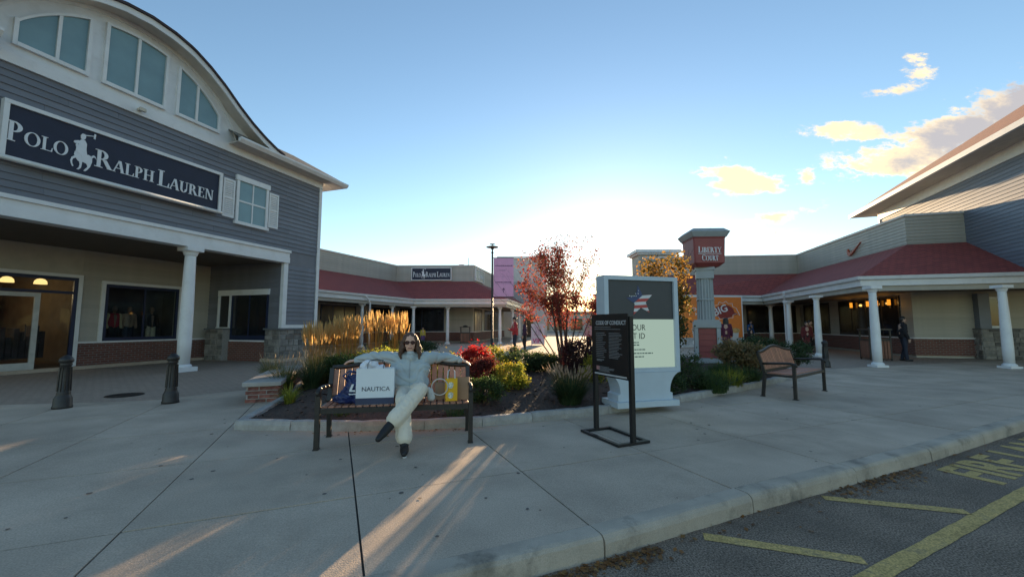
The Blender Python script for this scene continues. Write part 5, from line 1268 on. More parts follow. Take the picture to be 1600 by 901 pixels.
hipB, kneB, ankB = V((.20, .05, .57)), V((.275, -.36, .645)), V((-.045, -.66, .30))
wb.caps((.05, .06, .575), (.2, .06, .575), .1, .1)
for h, k, a in ((hipA, kneA, ankA), (hipB, kneB, ankB)): wb.caps(h, k, .07, .052).caps(k, a, .05, .034)
wb.caps(ankA, (.116, -.60, .06), .028, .02).caps(ankB, ankB + V((-.03, -.04, -.05)), .028, .02)
woman = remesh('person', wb, M['skin'], None, .0065, 3)
woman.location = (B1[0], B1[1], 0); woman.rotation_euler = (0, 0, B1R)
tag(woman, 'seated woman with sunglasses in a pale jacket and cream trousers, arms along the bench', 'person')
jk = MB()
jk.caps((.02, .10, .72), (.22, .10, .72), .135, .135).caps((.0, .125, .84), (.24, .125, .84), .135, .135).caps((-.03, .15, .945), (.27, .15, .945), .095, .095).caps((.05, .14, .99), (.19, .14, .99), .075, .075)
jk.caps((.0, .09, .665), (.24, .09, .665), .128, .128)
for a, b, c in ((shl, ell_, wrl), (shr, elr, wrr)):
    jk.caps(a, b, .092, .070).caps(b, a.lerp(b, 1) + (c - b) * .92, .070, .050)
jk.chain([(.055, .10, 1.015), (.12, .055, 1.005), (.185, .10, 1.015), (.12, .165, 1.03), (.055, .10, 1.015)], [.03] * 5)
jk.caps((.12, .07, .97), (.12, .055, 1.03), .075, .058)
jmat = pmat('pale_jacket', (.44, .49, .49), .75, .04, 5, .3, 30)
jo = remesh('jacket', jk, jmat, woman, .012, 6)
for v in jo.data.vertices:
    p = v.co; sx_ = (p.x - .12); f_ = -abs(math.sin(abs(sx_) * 17 - p.z * 30 + 3.5 * mnoise.noise(p * 5))) ** 10 * .014 + mnoise.noise(p * 7) * .010
    v.co = p + v.normal * f_
seam = MB().tube([(.12, -.045, .60), (.12, -.028, .70), (.12, -.018, .82), (.12, .03, .96)], .006, 6).build('zip', pmat('zip', (.36, .38, .38), .5), jo)
tr = MB()
tr.caps((.05, .06, .57), (.2, .06, .57), .118, .118).caps((.03, .09, .64), (.21, .09, .64), .112, .112)
tr.caps(hipA, kneA, .095, .082).caps(kneA, kneA.lerp(ankA, .90), .078, .092).caps(hipB, kneB, .098, .082).caps(kneB, kneB.lerp(ankB, .80), .084, .098)
tmat = pmat('cream_trousers', (.76, .68, .55), .8, .05, 8, .3, 30, stain=((.30, .29, .26), .35, 16))
to = remesh('trousers', tr, tmat, woman, .010, 4)
for v in to.data.vertices:
    p = v.co; v.co = p + v.normal * (-abs(mnoise.noise(p * V((16, 16, 5)) + V((0, 0, 3)))) * .020 + .006)
blk = cloth('black_boot', (.012, .012, .014), rough=.6)
for a, d, nm in ((ankA, V((.0, -.95, -.25)), 'a'), (ankB, V((-.50, -.62, -.52)), 'b')):
    k = kneA if nm == 'a' else kneB; up = (k - a).normalized()
    heel = a - up * .045 - d.normalized() * .02; toe = heel + d.normalized() * .145
    if nm == 'a': heel.z = .045; toe = heel + V((.012, -.175, -.008))
    bo = remesh('boot', MB().caps(a + up * .24, a - up * .03, .054, .052).caps(heel, heel.lerp(toe, .5), .05, .047).caps(heel.lerp(toe, .5), toe, .045, .033), blk, woman, .009, 3)
    sd_ = V((0, 0, -.036)) if nm == 'a' else (up - d.normalized() * up.dot(d.normalized())).normalized() * -.046
    MB().caps(heel + sd_, toe + sd_ * .9, .018, .015, 8).caps(heel + sd_ + V((.02, 0, 0)), toe + sd_ * .9 + V((.015, 0, 0)), .013, .011, 8).build('sole', M['bootsole'], bo, True)
hr = MB()
hr.ball(q(0, .03, .045), .094, .100, .092, 14, 9)
rng = random.Random(3)
for sgn_ in (-1, 1):
    for k in range(9):
        a = R(62 + 13.5 * k); x0, y0 = sgn_ * .088 * math.sin(a), -.09 * math.cos(a) * .9 + .02
        L = .17 + .035 * rng.random() + (.03 if sgn_ < 0 else 0); pts = [q(x0 * .75, y0 * .8, .085)]
        for t in (.3, .55, .8, 1.0):
            wv = .014 * math.sin(t * 9 + k); pts.append(q(x0 * (1.12 + .28 * t) + sgn_ * wv, y0 * (1.0 + .15 * t) + wv * .5, .085 - (L + .07) * t))
        hr.chain(pts, [.02, .024, .025, .022, .012])
ho = remesh('hair', hr, M['hair'], woman, .007, 1)
for v in ho.data.vertices: v.co += v.normal * mnoise.noise(v.co * V((70, 70, 14))) * .006
rotH = Matrix((hf.normalized().cross(V((0, 0, 1))), -hf.normalized(), V((0, 0, 1)))).transposed()
gl = MB()
for s in (-1, 1):
    pts = [q(s * .034 + .030 * math.cos(2 * math.pi * i / 14), -.098 + .012 * abs(s * .034 + .03 * math.cos(2 * math.pi * i / 14)) * 8 * .1, .012 + .025 * math.sin(2 * math.pi * i / 14)) for i in range(14)]
    gl.add([p for p in pts] + [p + V((0, .006, 0)) for p in pts], [tuple(range(14)), tuple(range(27, 13, -1))] + [(i, (i + 1) % 14, 14 + (i + 1) % 14, 14 + i) for i in range(14)])
    gl.tube([q(s * .064, -.094, .018), q(s * .08, -.03, .016), q(s * .082, .02, .012)], .004, 5)
gl.tube([q(-.01, -.101, .018), q(.01, -.101, .018)], .004, 5)
fix_normals(gl.build('sunglasses', pmat('tinted_lens', (.045, .018, .022), .12, .05), woman))
MB().tube([q(-.027, -.086, -.048), q(-.012, -.097, -.056), q(.012, -.097, -.056), q(.027, -.086, -.048)], [.003, .0055, .0055, .003], 6).build('mouth', M['lip'], woman, True)

# ---- standing figures
def standing(loc, face, h, label, jacket, trousers, hair, longhair=False, arms='down', coat=False, skin=None, shoe=None, sit=False):
    k = h / 1.72; mb = MB(); skin = skin or skin2
    hcz = V((0, -.015, 1.60))
    fwd = (0, -1, -.35) if arms == 'phone' else (0, -1, 0)
    hq = add_head(mb, hcz, 1.0, fwd, (0, -.33, 1) if arms == 'phone' else (0, 0, 1))
    mb.caps((0, .02, 1.40), (0, -.005, 1.52), .055, .05).caps((0, .02, .98), (0, .02, 1.34), .115, .12).caps((-.12, .02, 1.38), (.12, .02, 1.38), .06, .06)
    A = {}
    for s in (-1, 1):
        sh = V((s * .18, .02, 1.38))
        if arms == 'phone': el, wr, hd, hn = V((s * .23, -.05, 1.10)), V((s * .07, -.30, 1.17)), V((-s * .45, -.9, .25)), V((s * .8, -.3, .2))
        else: el, wr, hd, hn = V((s * .235, .04, 1.09)), V((s * .24, -.05, .85)), V((0, -.15, -1)), V((s, 0, 0))
        A[s] = (sh, el, wr); mb.caps(sh, el, .045, .038).caps(el, wr, .036, .027); add_hand(mb, wr, hd, hn, s, 1.0, .8)
        st = .03 * s
        hp, kn, an = V((s * .09, .01, .92)), V((s * .095, -.01 - st, .49)), V((s * .10, .03 + st, .09)); A['l', s] = (hp, kn, an)
        mb.caps(hp, kn, .08, .055).caps(kn, an, .052, .036).caps(an - V((0, -.03, .045)), an + V((0, -.15, -.055)), .035, .03)
    p = remesh('person', mb, skin, None, .0105, 2, .6)
    jm = MB()
    lo = .55 if coat else .88
    jm.caps((-.05, .02, lo + .08), (.05, .02, lo + .08), .14, .14).caps((-.06, .02, 1.15), (.06, .02, 1.15), .125, .125).caps((-.1, .02, 1.35), (.1, .02, 1.35), .095, .095).caps((-.06, .02, lo + .1), (-.07, .02, 1.2), .12, .11).caps((.06, .02, lo + .1), (.07, .02, 1.2), .12, .11).caps((0, .02, 1.38), (0, .01, 1.46), .085, .07)
    for s in (-1, 1): sh, el, wr = A[s]; jm.caps(sh, el, .075, .062).caps(el, el.lerp(wr, .92), .06, .046)
    j = remesh('jacket', jm, jacket, p, .016, 3)
    for v in j.data.vertices: v.co += v.normal * mnoise.noise(v.co * 12) * .014
    tm = MB().caps((-.06, .015, .93), (.06, .015, .93), .112, .112)
    for s in (-1, 1): hp, kn, an = A['l', s]; tm.caps(hp, kn, .092, .07).caps(kn, an + V((0, 0, .0)), .068, .06)
    remesh('trousers', tm, trousers, p, .015, 2)
    for s in (-1, 1):
        an = A['l', s][2]; remesh('shoe', MB().caps(an + V((0, .045, -.05)), an + V((0, -.16, -.055)), .042, .036), shoe or blk, p, .012, 2)
    hm = MB().ball(hq(0, .02, .045), .088, .1, .092, 12, 8)
    if longhair:
        for kx in range(-3, 4): hm.chain([hq(kx * .026, .075 - abs(kx) * .008, .06), hq(kx * .032, .10 - abs(kx) * .016, -.07), hq(kx * .034, .105 - abs(kx) * .012, -.20)], [.035, .036, .024])
    else: hm.ball(hq(0, .05, .0), .083, .07, .075, 10, 7)
    hm.v = [v for v in hm.v]
    remesh('hair', hm, hair, p, .012, 1)
    MB().ball(hq(-.031, -.083, .006), .009, n=6, m=4).ball(hq(.031, -.083, .006), .009, n=6, m=4).build('eye', M['eye'], p)
    MB().tube([hq(-.024, -.092, -.056), hq(.024, -.092, -.056)], .005, 5).build('mouth', M['lip'], p)
    p.location = loc if len(loc) == 3 else (*loc, 0); p.rotation_euler = (0, 0, face); p.scale = (k, k, k)
    return tag(p, label, 'person')
den, blkc = cloth('dark_denim', (.022, .027, .045)), cloth('black_cloth', (.015, .014, .017))
standing((.13, 19.7), R(-72), 1.76, 'man in a bright red jacket and dark jeans looking down at his phone', cloth('red_jacket', (.42, .022, .028), rough=.6), den, M['hair_dark'], arms='phone')
standing((.66, 21.8), R(-100), 1.66, 'woman with long auburn hair in a dark plum jacket behind the red jacket man', cloth('plum_jacket', (.045, .018, .05)), blkc, pmat('auburn_hair', (.12, .04, .02), .5, .3, 40), True)
standing((3.85, 20.6), R(-40), 1.60, 'person in a light pink top partly hidden behind the red tree', cloth('pink_top', (.58, .27, .27)), blkc, M['hair_dark'])
standing((10.35, 19.9), R(150), 1.72, 'person in a deep maroon coat seen from behind beside the pylon sign', cloth('maroon_coat', (.085, .012, .035)), blkc, M['hair_dark'], True, coat=True)
standing((15.6, 26.9), R(20), 1.68, 'person in a blue top standing in the shade beside the orange poster', cloth('blue_top', (.03, .10, .28)), den, M['hair_dark'])
standing((13.3, 23.0), R(200), 1.3, 'small dark clothed person by the white downpipe in the right arcade', blkc, blkc, M['hair_dark'])
standing((14.75, 20.6), R(-20), 1.55, 'person in a dull red coat between two white columns of the right arcade', cloth('dull_red_coat', (.13, .02, .022)), blkc, M['hair_dark'], coat=True)
standing((15.35, 21.2), R(30), 1.62, 'person in a tan top deep in the shade of the right arcade', cloth('tan_top', (.22, .13, .08)), blkc, M['hair_dark'])
standing((15.3, 16.1), R(70), 1.72, 'person in black standing beside the waste bin under the right awning', blkc, den, M['hair_dark'])
standing((-6.35, 29.35), R(30), 1.22, 'child in a yellow top and purple trousers by the far display window', cloth('yellow_top', (.50, .38, .06)), cloth('purple_trousers', (.14, .07, .24)), M['hair_dark'])

# ---- shop mannequins behind the left display glass
def mannequin(s, yd, label, jacket, trousers, z0=.86, h=1.55):
    k = h / 1.72; x, y = lsp(s, BW + .45)[:2]
    mb = MB(); c = V((0, 0, 1.6)); mb.ball(c, .085, .1, .12, 12, 8).caps((0, .02, 1.38), (0, 0, 1.5), .05, .045).caps((0, .02, .95), (0, .02, 1.3), .11, .12)
    for sd in (-1, 1): mb.caps((sd * .09, 0, .9), (sd * .1, 0, .1), .075, .04); mb.caps((sd * .18, .02, 1.36), (sd * .24, .04, 1.08), .045, .04).caps((sd * .24, .04, 1.08), (sd * .22, -.05, .86), .038, .03)
    p = remesh('mannequin', mb, pmat('mannequin_skin', (.30, .18, .12), .5) if 'mannequin_skin' not in bpy.data.materials else bpy.data.materials['mannequin_skin'], None, .015, 2, .5)
    jm = MB().caps((-.06, .02, .95), (-.07, .02, 1.3), .12, .11).caps((.06, .02, .95), (.07, .02, 1.3), .12, .11).caps((-.1, .02, 1.35), (.1, .02, 1.35), .09, .09); remesh('jacket', jm, jacket[0], p, .02, 2)
    sm = MB()
    for sd in (-1, 1): sm.caps((sd * .18, .02, 1.36), (sd * .24, .04, 1.08), .075, .065).caps((sd * .24, .04, 1.08), (sd * .22, -.05, .88), .065, .05)
    remesh('sleeve', sm, jacket[1], p, .02, 2)
    tm = MB()
    for sd in (-1, 1): tm.caps((sd * .08, .01, .92), (sd * .1, 0, .12), .095, .07)
    remesh('trousers', tm, trousers, p, .02, 2)
    p.location = (x, y, z0 - .35); p.rotation_euler = (0, 0, FA); p.scale = (k,) * 3; return tag(p, label, 'mannequin')

# ================================================================== PLANTS
def leaf_mesh(name, pts, size, mat, flat=.0, aspect=.55, out=None, jitter=.35):
    """one small folded leaf (two faces) per point, random attitude"""
    pts = np.asarray(pts, dtype=float); n = len(pts)
    d = np.random.normal(size=(n, 3)); d[:, 2] *= (1 - flat)
    if out is not None: d = d * .6 + out
    d /= np.linalg.norm(d, axis=1)[:, None]
    u = np.random.normal(size=(n, 3)); w = np.cross(d, u); w /= np.linalg.norm(w, axis=1)[:, None]; nn = np.cross(d, w)
    s = (size * (1 + jitter * np.random.uniform(-1, 1, n)))[:, None]
    a = pts - d * s * .5; b = pts + d * s * .5; l = pts + w * s * aspect * .5 + nn * s * .10; r = pts - w * s * aspect * .5 + nn * s * .10
    v = np.stack([a, l, b, r], 1).reshape(-1, 3)
    me = bpy.data.meshes.new(name); me.vertices.add(4 * n); me.vertices.foreach_set('co', v.ravel())
    me.loops.add(6 * n); me.polygons.add(2 * n)
    base = np.arange(n)[:, None] * 4; li = np.concatenate([base + 0, base + 2, base + 1, base + 0, base + 3, base + 2], 1)
    me.loops.foreach_set('vertex_index', li.ravel().astype(np.int32)); me.polygons.foreach_set('loop_start', (np.arange(2 * n) * 3).astype(np.int32)); me.polygons.foreach_set('loop_total', np.full(2 * n, 3, dtype=np.int32))
    me.update(calc_edges=True); me.materials.append(mat); return me
LM = {
    'red': leafmat('red_leaf', [(.30, .012, .015), (.45, .02, .02), (.22, .015, .018), (.36, .05, .02)], .5),
    'maroon': leafmat('maroon_leaf', [(.10, .018, .018), (.16, .03, .022), (.07, .015, .018), (.14, .05, .025)], .4),
    'darkmaroon': leafmat('purple_leaf', [(.035, .014, .016), (.06, .018, .018), (.03, .02, .015)], .35),
    'green': leafmat('green_leaf', [(.045, .085, .025), (.065, .11, .03), (.035, .065, .022), (.085, .11, .04)], .4),
    'dark': leafmat('dark_green_leaf', [(.03, .058, .022), (.042, .075, .028), (.06, .085, .034), (.026, .042, .02)], .35),
    'yellow': leafmat('yellow_green_leaf', [(.19, .22, .03), (.27, .26, .035), (.13, .18, .03), (.36, .31, .04)], .5),
    'gold': leafmat('golden_leaf', [(.36, .25, .02), (.45, .30, .03), (.25, .22, .03), (.4, .18, .02)], .5),
    'crab': leafmat('red_tree_leaf', [(.28, .045, .042), (.20, .04, .04), (.33, .075, .05), (.14, .045, .035), (.30, .12, .06)], .42),
    'crabtop': leafmat('olive_tree_leaf', [(.13, .07, .025), (.18, .10, .03), (.10, .08, .03), (.22, .07, .03), (.08, .06, .025)], .5),
    'pear': leafmat('orange_green_leaf', [(.04, .055, .02), (.06, .07, .022), (.045, .05, .02), (.09, .065, .02), (.035, .045, .018), (.28, .14, .025)], .45),
    'peartop': leafmat('orange_leaf', [(.26, .13, .03), (.12, .10, .03), (.32, .16, .03), (.09, .08, .025)], .5),
    'hydra': leafmat('dried_flower_leaf', [(.20, .14, .06), (.26, .18, .085), (.12, .11, .045), (.30, .19, .085), (.10, .10, .04)], .35),
    'straw': leafmat('straw_plume', [(.58, .40, .16), (.66, .47, .21), (.48, .32, .13)], .6),
    'strawstem': leafmat('straw_stem', [(.30, .20, .08), (.24, .18, .07), (.16, .15, .05)], .45),
    'blade': leafmat('grass_blade', [(.07, .095, .028), (.095, .115, .034), (.13, .125, .04), (.055, .075, .028)], .45),
    'lime': leafmat('lime_blade', [(.20, .22, .03), (.28, .27, .04), (.14, .17, .03)], .5),
    'buff': leafmat('buff_plume', [(.38, .28, .19), (.45, .34, .24), (.30, .21, .14)], .5),
}
M['bark'] = pmat('bark', (.085, .065, .05), .9, .3, 20, .8, 60)
M['twig'] = pmat('twig', (.075, .055, .04), .9, .3, 20)
def clump_pts(n, rx, ry, rz, k=22, tight=.26, shell=.75, zmin=0.0, rs=None, sq=1.0):
    rs = rs or np.random
    c = rs.normal(size=(k, 3)); c /= np.linalg.norm(c, axis=1)[:, None]; c = np.sign(c) * np.abs(c) ** sq; c *= rs.uniform(shell * .6, 1, (k, 1)) ** .6
    p = c[rs.randint(0, k, n)] + rs.normal(size=(n, 3)) * tight * rs.uniform(.4, 1.1, (n, 1)); p = p * np.array([rx, ry, rz]) * .82
    p[:, 2] += rz; return p[p[:, 2] > zmin]
def shrub(name, label, cat, x, y, rx, ry, h, n, size, mat, group=None, z=None, extra=None, stems=9, k=24, tight=.26, leaf='foliage', aspect=.55, sq=1.0):
    z = bed_z(x, y) if z is None else z
    e = tag(empty(name, (x, y, z - .02), random.uniform(0, 6)), label, cat, group)
    pts = clump_pts(n, rx, ry, h / 2, k, tight, sq=sq); pts[:, 2] = np.maximum(pts[:, 2], .02)
    link(leaf, leaf_mesh(leaf, pts, size, LM[mat], aspect=aspect), e)
    mb = MB()
    for i in range(stems):
        a = 2 * math.pi * i / stems + random.uniform(-.3, .3); r = random.uniform(.4, .85)
        mb.tube([(0.03 * math.cos(a), .03 * math.sin(a), 0), (rx * r * .4 * math.cos(a), ry * r * .4 * math.sin(a), h * .35), (rx * r * math.cos(a), ry * r * math.sin(a), h * random.uniform(.6, .85))], [.012, .008, .004], 5)
    mb.build('stem', M['twig'], e)
    if extra:
        nm, m2, n2, fn, sz = extra; p2 = np.array([p for p in clump_pts(n2 * 4, rx * 1.04, ry * 1.04, h / 2 * 1.03, k, tight) if fn(p)][:n2])
        if len(p2): tag(link(nm, leaf_mesh(nm, p2, sz, LM[m2], aspect=aspect), e), kind='stuff')
    return e
def blades(name, n, r0, h, lean, w, mat, parent, hv=.25, seg=3, droop=.6):
    mb = MB()
    for _ in range(n):
        a = random.uniform(0, 2 * math.pi); rr = r0 * math.sqrt(random.random()); hh = h * (1 - hv * random.random()); ln = lean * random.uniform(.2, 1.1); a2 = a + random.uniform(-.5, .5)
        b = V((rr * math.cos(a), rr * math.sin(a), 0)); side = V((-math.sin(a2), math.cos(a2), 0)); ww = w * random.uniform(.7, 1.2)
        vs = []
        for i in range(seg + 1):
            t = i / seg; p = b + V((math.cos(a2), math.sin(a2), 0)) * ln * (t ** 1.6) + V((0, 0, hh * (t - droop * .35 * t * t * (ln / max(lean, .01)))))
            k = ww * (1 - t * .85); vs += [p - side * k, p + side * k]
        mb.add(vs, [(2 * i, 2 * i + 1, 2 * i + 3, 2 * i + 2) for i in range(seg)])
    me = mb.mesh(name, mat, uv=False); return link(name, me, parent)
def plumes(parent, n, r0, h, lean, plen, pw, stem_mat, plume_mat, hv=.2, pname='plume'):
    st = MB(); pl = MB()
    for _ in range(n):
        a = random.uniform(0, 2 * math.pi); rr = r0 * math.sqrt(random.random()); hh = h * (1 - hv * random.random()); ln = lean * random.uniform(.1, 1.0)
        b = V((rr * math.cos(a), rr * math.sin(a), 0)); o = V((math.cos(a), math.sin(a), 0)); m = b + o * ln * .45 + V((0, 0, hh * .55)); t = b + o * ln + V((0, 0, hh))
        st.tube([b, m, t], [.0032, .0026, .002], 3, False)
        d = (t - m).normalized(); q0 = t - d * plen
        c1 = V((random.uniform(-1, 1), random.uniform(-1, 1), 0)).normalized(); 
        for rot in (0, 1):
            w = (d.cross(c1)).normalized() if rot else c1
            pp = pw * random.uniform(.7, 1.25)
            pl.add([q0, q0 + d * plen * .3 + w * pp, q0 + d * plen * .75 + w * pp * .7, t + d * .02, q0 + d * plen * .75 - w * pp * .7, q0 + d * plen * .3 - w * pp], [(0, 1, 2, 3, 4, 5)])
        for _k in range(6):
            s_ = q0 + d * plen * random.uniform(.1, .95); w = V((random.uniform(-1, 1), random.uniform(-1, 1), .9)).normalized() * plen * .11; x_ = w.cross(d).normalized() * pw * .35
            pl.add([s_ - x_, s_ + w, s_ + x_], [(0, 1, 2)])
    link('stalk', st.mesh('stalk', stem_mat, uv=False), parent); link(pname, pl.mesh(pname, plume_mat, uv=False), parent)
def at(px, y): return ((px - 800) / 640 * y * 1.003, y)

# feather reed grasses, back-lit behind the bench
for i, (px, y, r0, h, n, lab) in enumerate(((503, 9.3, .26, 1.42, 150, 'tall feather reed grass at the left end of the row, straw plumes glowing in sunlight'),
        (545, 9.7, .30, 1.50, 190, 'tall feather reed grass second in the row, widest sheaf of golden plumes'),
        (588, 10.2, .20, 1.60, 100, 'slim feather reed grass third in the row beside the white column'),
        (624, 10.6, .22, 1.62, 110, 'slim feather reed grass just left of the seated woman\'s head'))):
    x, y = at(px, y); e = tag(empty('feather_grass', (x, y, bed_z(x, y) - .02)), lab, 'ornamental grass', 'feather reed grasses behind the bench')
    blades('foliage', int(n * 2.2), r0, .85, .30, .006, LM['blade'], e, .4); plumes(e, n, r0 * .8, h, .22, .30, .012, LM['strawstem'], LM['straw'], .22)
for px, y, h, r, lab in ((452, 8.3, .62, .55, 'dark green arching grass beside the brick seat wall'), (492, 8.5, .66, .5, 'dark green arching grass mound under the tall straw plumes'), (430, 9.6, .5, .4, 'dark green arching grass at the back of the seat wall')):
    x, y = at(px, y); e = tag(empty('fountain_grass', (x, y, bed_z(x, y) - .02)), lab, 'ornamental grass', 'green arching grasses')
    blades('foliage', 420, .14, h * 1.25, r, .006, LM['blade'] if px < 480 else LM['dark'], e, .45, 4, 1.1)
    plumes(e, 16, .12, h * 1.3, r * .5, .10, .008, LM['strawstem'], LM['buff'])
x, y = at(461, 7.0); e = tag(empty('strap_plant', (x, y, bed_z(x, y) - .02)), 'bright yellow green strap leaved clump at the planter left corner', 'plant')
blades('foliage', 90, .07, .50, .34, .013, LM['lime'], e, .5, 5, 1.6)
for px, y, lab, mt in ((716, 6.05, 'low green tuft of grass under the right side of the bench', 'green'), (538, 6.05, 'low green tuft of grass under the left side of the bench', 'blade')):
    x, y = at(px, y); e = tag(empty('grass_tuft', (x, y, bed_z(x, y) - .02)), lab, 'grass tuft'); blades('foliage', 130, .16, .26, .2, .006, LM[mt], e, .5, 3, 1.0)
# shrubs
shrub('rounded_shrub', 'yellow green shrub at the foot of the slim straw plumes', 'shrub', *at(590, 9.1), .46, .36, .70, 5200, .055, 'yellow', sq=.55, k=40)
shrub('low_shrub', 'mid green shrub low among the straw plume stems', 'shrub', *at(548, 9.0), .50, .36, .66, 5200, .055, 'green', sq=.55, k=40)  # made-up shrub, placed to stop sun streaks between the grass stems
shrub('rounded_shrub', 'yellow green shrub just left of the seated woman\'s shoulder', 'shrub', *at(617, 9.0), .44, .36, .70, 5000, .055, 'yellow', sq=.55, k=40)
shrub('burning_bush', 'bright red burning bush glowing above the bench right corner', 'shrub', *at(743, 9.6), .40, .38, .78, 4600, .055, 'red', sq=.75, k=36)
shrub('barberry_shrub', 'dull maroon barberry shrub in front of the bright red bush', 'shrub', *at(757, 8.3), .36, .33, .64, 4600, .045, 'maroon', sq=.7, k=36)
shrub('rounded_shrub', 'rounded yellow green shrub with a gold rim in the middle of the mulch', 'shrub', *at(798, 8.0), .36, .34, .54, 4200, .042, 'yellow', sq=.8, k=34, extra=('painted_sun_foliage', 'gold', 260, lambda p: p[0] > .12 or p[2] > .42, .045))  # gold leaves paint the sunlight along the rim and top
shrub('low_shrub', 'grey green low shrub right behind the bench front leg', 'shrub', *at(759, 6.75), .31, .28, .44, 3400, .036, 'green', sq=.8, k=34)
shrub('yellow_shrub', 'small golden yellow shrub beyond the seated woman\'s left shoulder', 'shrub', *at(693, 8.6), .44, .34, .66, 4400, .055, 'yellow', sq=.6, k=36, extra=('painted_sun_foliage', 'gold', 420, lambda p: p[2] > .5, .06))  # gold leaves near the top paint sunlight on the crown
shrub('low_shrub', 'mid green shrub mostly hidden behind the seated woman', 'shrub', *at(641, 8.3), .50, .36, .70, 5600, .055, 'green', sq=.55, k=40)
shrub('hedge_shrub', 'wide dark green hedge shrub left of the red tree trunk', 'shrub', *at(818, 10.9), .62, .5, .56, 5200, .05, 'dark', sq=.65, k=40, group= 'dark hedge shrubs by the tree', extra=('tip_leaf', 'yellow', 120, lambda p: p[2] > .48, .045))
shrub('hedge_shrub', 'dark green hedge shrub touching the red tree trunk', 'shrub', *at(850, 11.1), .52, .5, .50, 4600, .05, 'dark', sq=.65, k=40, group= 'dark hedge shrubs by the tree', extra=('tip_leaf', 'gold', 90, lambda p: p[2] > .44, .045))
shrub('flowering_shrub', 'small shrub with pale yellow tips behind the maroon barberry', 'shrub', *at(772, 11.0), .42, .4, .70, 1700, .05, 'yellow', extra=('tip_leaf', 'gold', 160, lambda p: p[2] > .54, .05))
shrub('flowering_shrub', 'leafy shrub with reddish tips at the feet of the red jacket man', 'shrub', *at(797, 11.8), .36, .4, .66, 1500, .05, 'green', extra=('tip_leaf', 'buff', 110, lambda p: p[2] > .5, .06))
shrub('purple_shrub', 'dark purple leaved shrub between the red tree and the kiosk', 'shrub', *at(905, 9.5), .46, .45, 1.05, 3600, .045, 'darkmaroon')
shrub('purple_shrub', 'dark red shrub at the red tree base with coppery leaves', 'shrub', *at(897, 10.6), .40, .42, .95, 2200, .05, 'maroon')
shrub('orange_shrub', 'gold leaved low shrub seen under the notice board', 'shrub', *at(926, 8.9), .30, .30, .62, 2200, .05, 'yellow', extra=('painted_sun_foliage', 'gold', 240, lambda p: True, .05))  # low sun on this shrub is painted in by extra gold leaves
x, y = at(889, 6.95); e = tag(empty('fountain_grass', (x, y, bed_z(x, y) - .02)), 'rounded fountain grass with buff bottlebrush plumes near the front kerb', 'ornamental grass')
blades('foliage', 1100, .18, .62, .46, .006, LM['dark'], e, .4, 4, 1.1); blades('foliage', 200, .12, .5, .36, .005, LM['blade'], e, .4, 4, 1.0); blades('dry_base', 130, .13, .22, .10, .004, LM['strawstem'], e, .4, 3, .6)
plumes(e, 75, .13, .68, .38, .10, .012, LM['strawstem'], LM['buff'], .3)
for px, y, rx, h, lab, mt in ((1042, 7.9, .34, .46, 'dark low shrub just right of the kiosk pedestal', 'dark'), (1075, 8.5, .40, .50, 'dark green low shrub second from the kiosk', 'dark'), (1068, 9.6, .42, .62, 'dull green shrub behind the low planting right of the kiosk', 'green')):
    shrub('low_shrub', lab, 'shrub', *at(px, y), rx, rx * .9, h, 1900, .042, mt, 'low shrubs right of the kiosk')
for i, (px, y, lab) in enumerate(((1100, 8.9, 'daylily clump nearest the kiosk on the right planting strip'), (1132, 9.0, 'daylily clump directly below the pylon sign'), (1160, 9.7, 'daylily clump next to the empty bench'), (1122, 10.3, 'daylily clump at the foot of the pylon plinth'), (1108, 8.4, 'daylily clump at the granite kerb'))):
    x, y = at(px, y); e = tag(empty('strap_plant', (x, y, bed_z(x, y) - .02)), 'green ' + lab, 'plant', 'green strap leaved clumps'); blades('foliage', 330, .26, .48, .30, .010, LM['green'] if i != 1 else LM['yellow'], e, .45, 4, 1.2)
    tag(link('underleaf', leaf_mesh('underleaf', clump_pts(350, .38, .34, .13), .05, LM['dark']), e), kind='stuff')
for px, y, lab in ((1137, 11.2, 'dried brown hydrangea shrub left half beside the pylon base'), (1170, 11.0, 'dried brown hydrangea shrub right half behind the empty bench')):
    e = shrub('hydrangea', lab, 'shrub', *at(px, y), .50, .45, .88, 2100, .07, 'hydra', 'dried hydrangeas', aspect=.8)
    pts = clump_pts(90, .5, .45, .44, 60, .05); pts = pts[pts[:, 2] > .4][:22]; mb = MB()
    fl = np.concatenate([p + np.random.normal(size=(26, 3)) * .035 for p in pts]); tag(link('flower_head', leaf_mesh('flower_head', fl, .035, LM['hydra'], aspect=.9), e), kind='stuff')
for px, y, rx, h, lab in ((1170, 14.2, .6, 1.0, 'dark evergreen shrub under the orange poster right edge'), (1205, 14.0, .6, .92, 'dark evergreen shrub in front of the far right column'), (1240, 13.6, .5, .78, 'dark evergreen shrub behind the empty bench back')):
    shrub('evergreen_shrub', lab, 'shrub', *at(px, y), rx, .5, h, 2600, .06, 'dark', 'evergreen shrubs behind the empty bench', z=.08)
shrub('evergreen_shrub', 'dark green planting along the far left arcade kerb behind the woman', 'shrub', -4.55, 21.5, .9, .6, .62, 2200, .07, 'dark', z=.0)
shrub('evergreen_shrub', 'low dark shrub by the left arcade column behind the tall grasses', 'shrub', -6.0, 21.0, .8, .6, .7, 2000, .07, 'dark', z=.0)

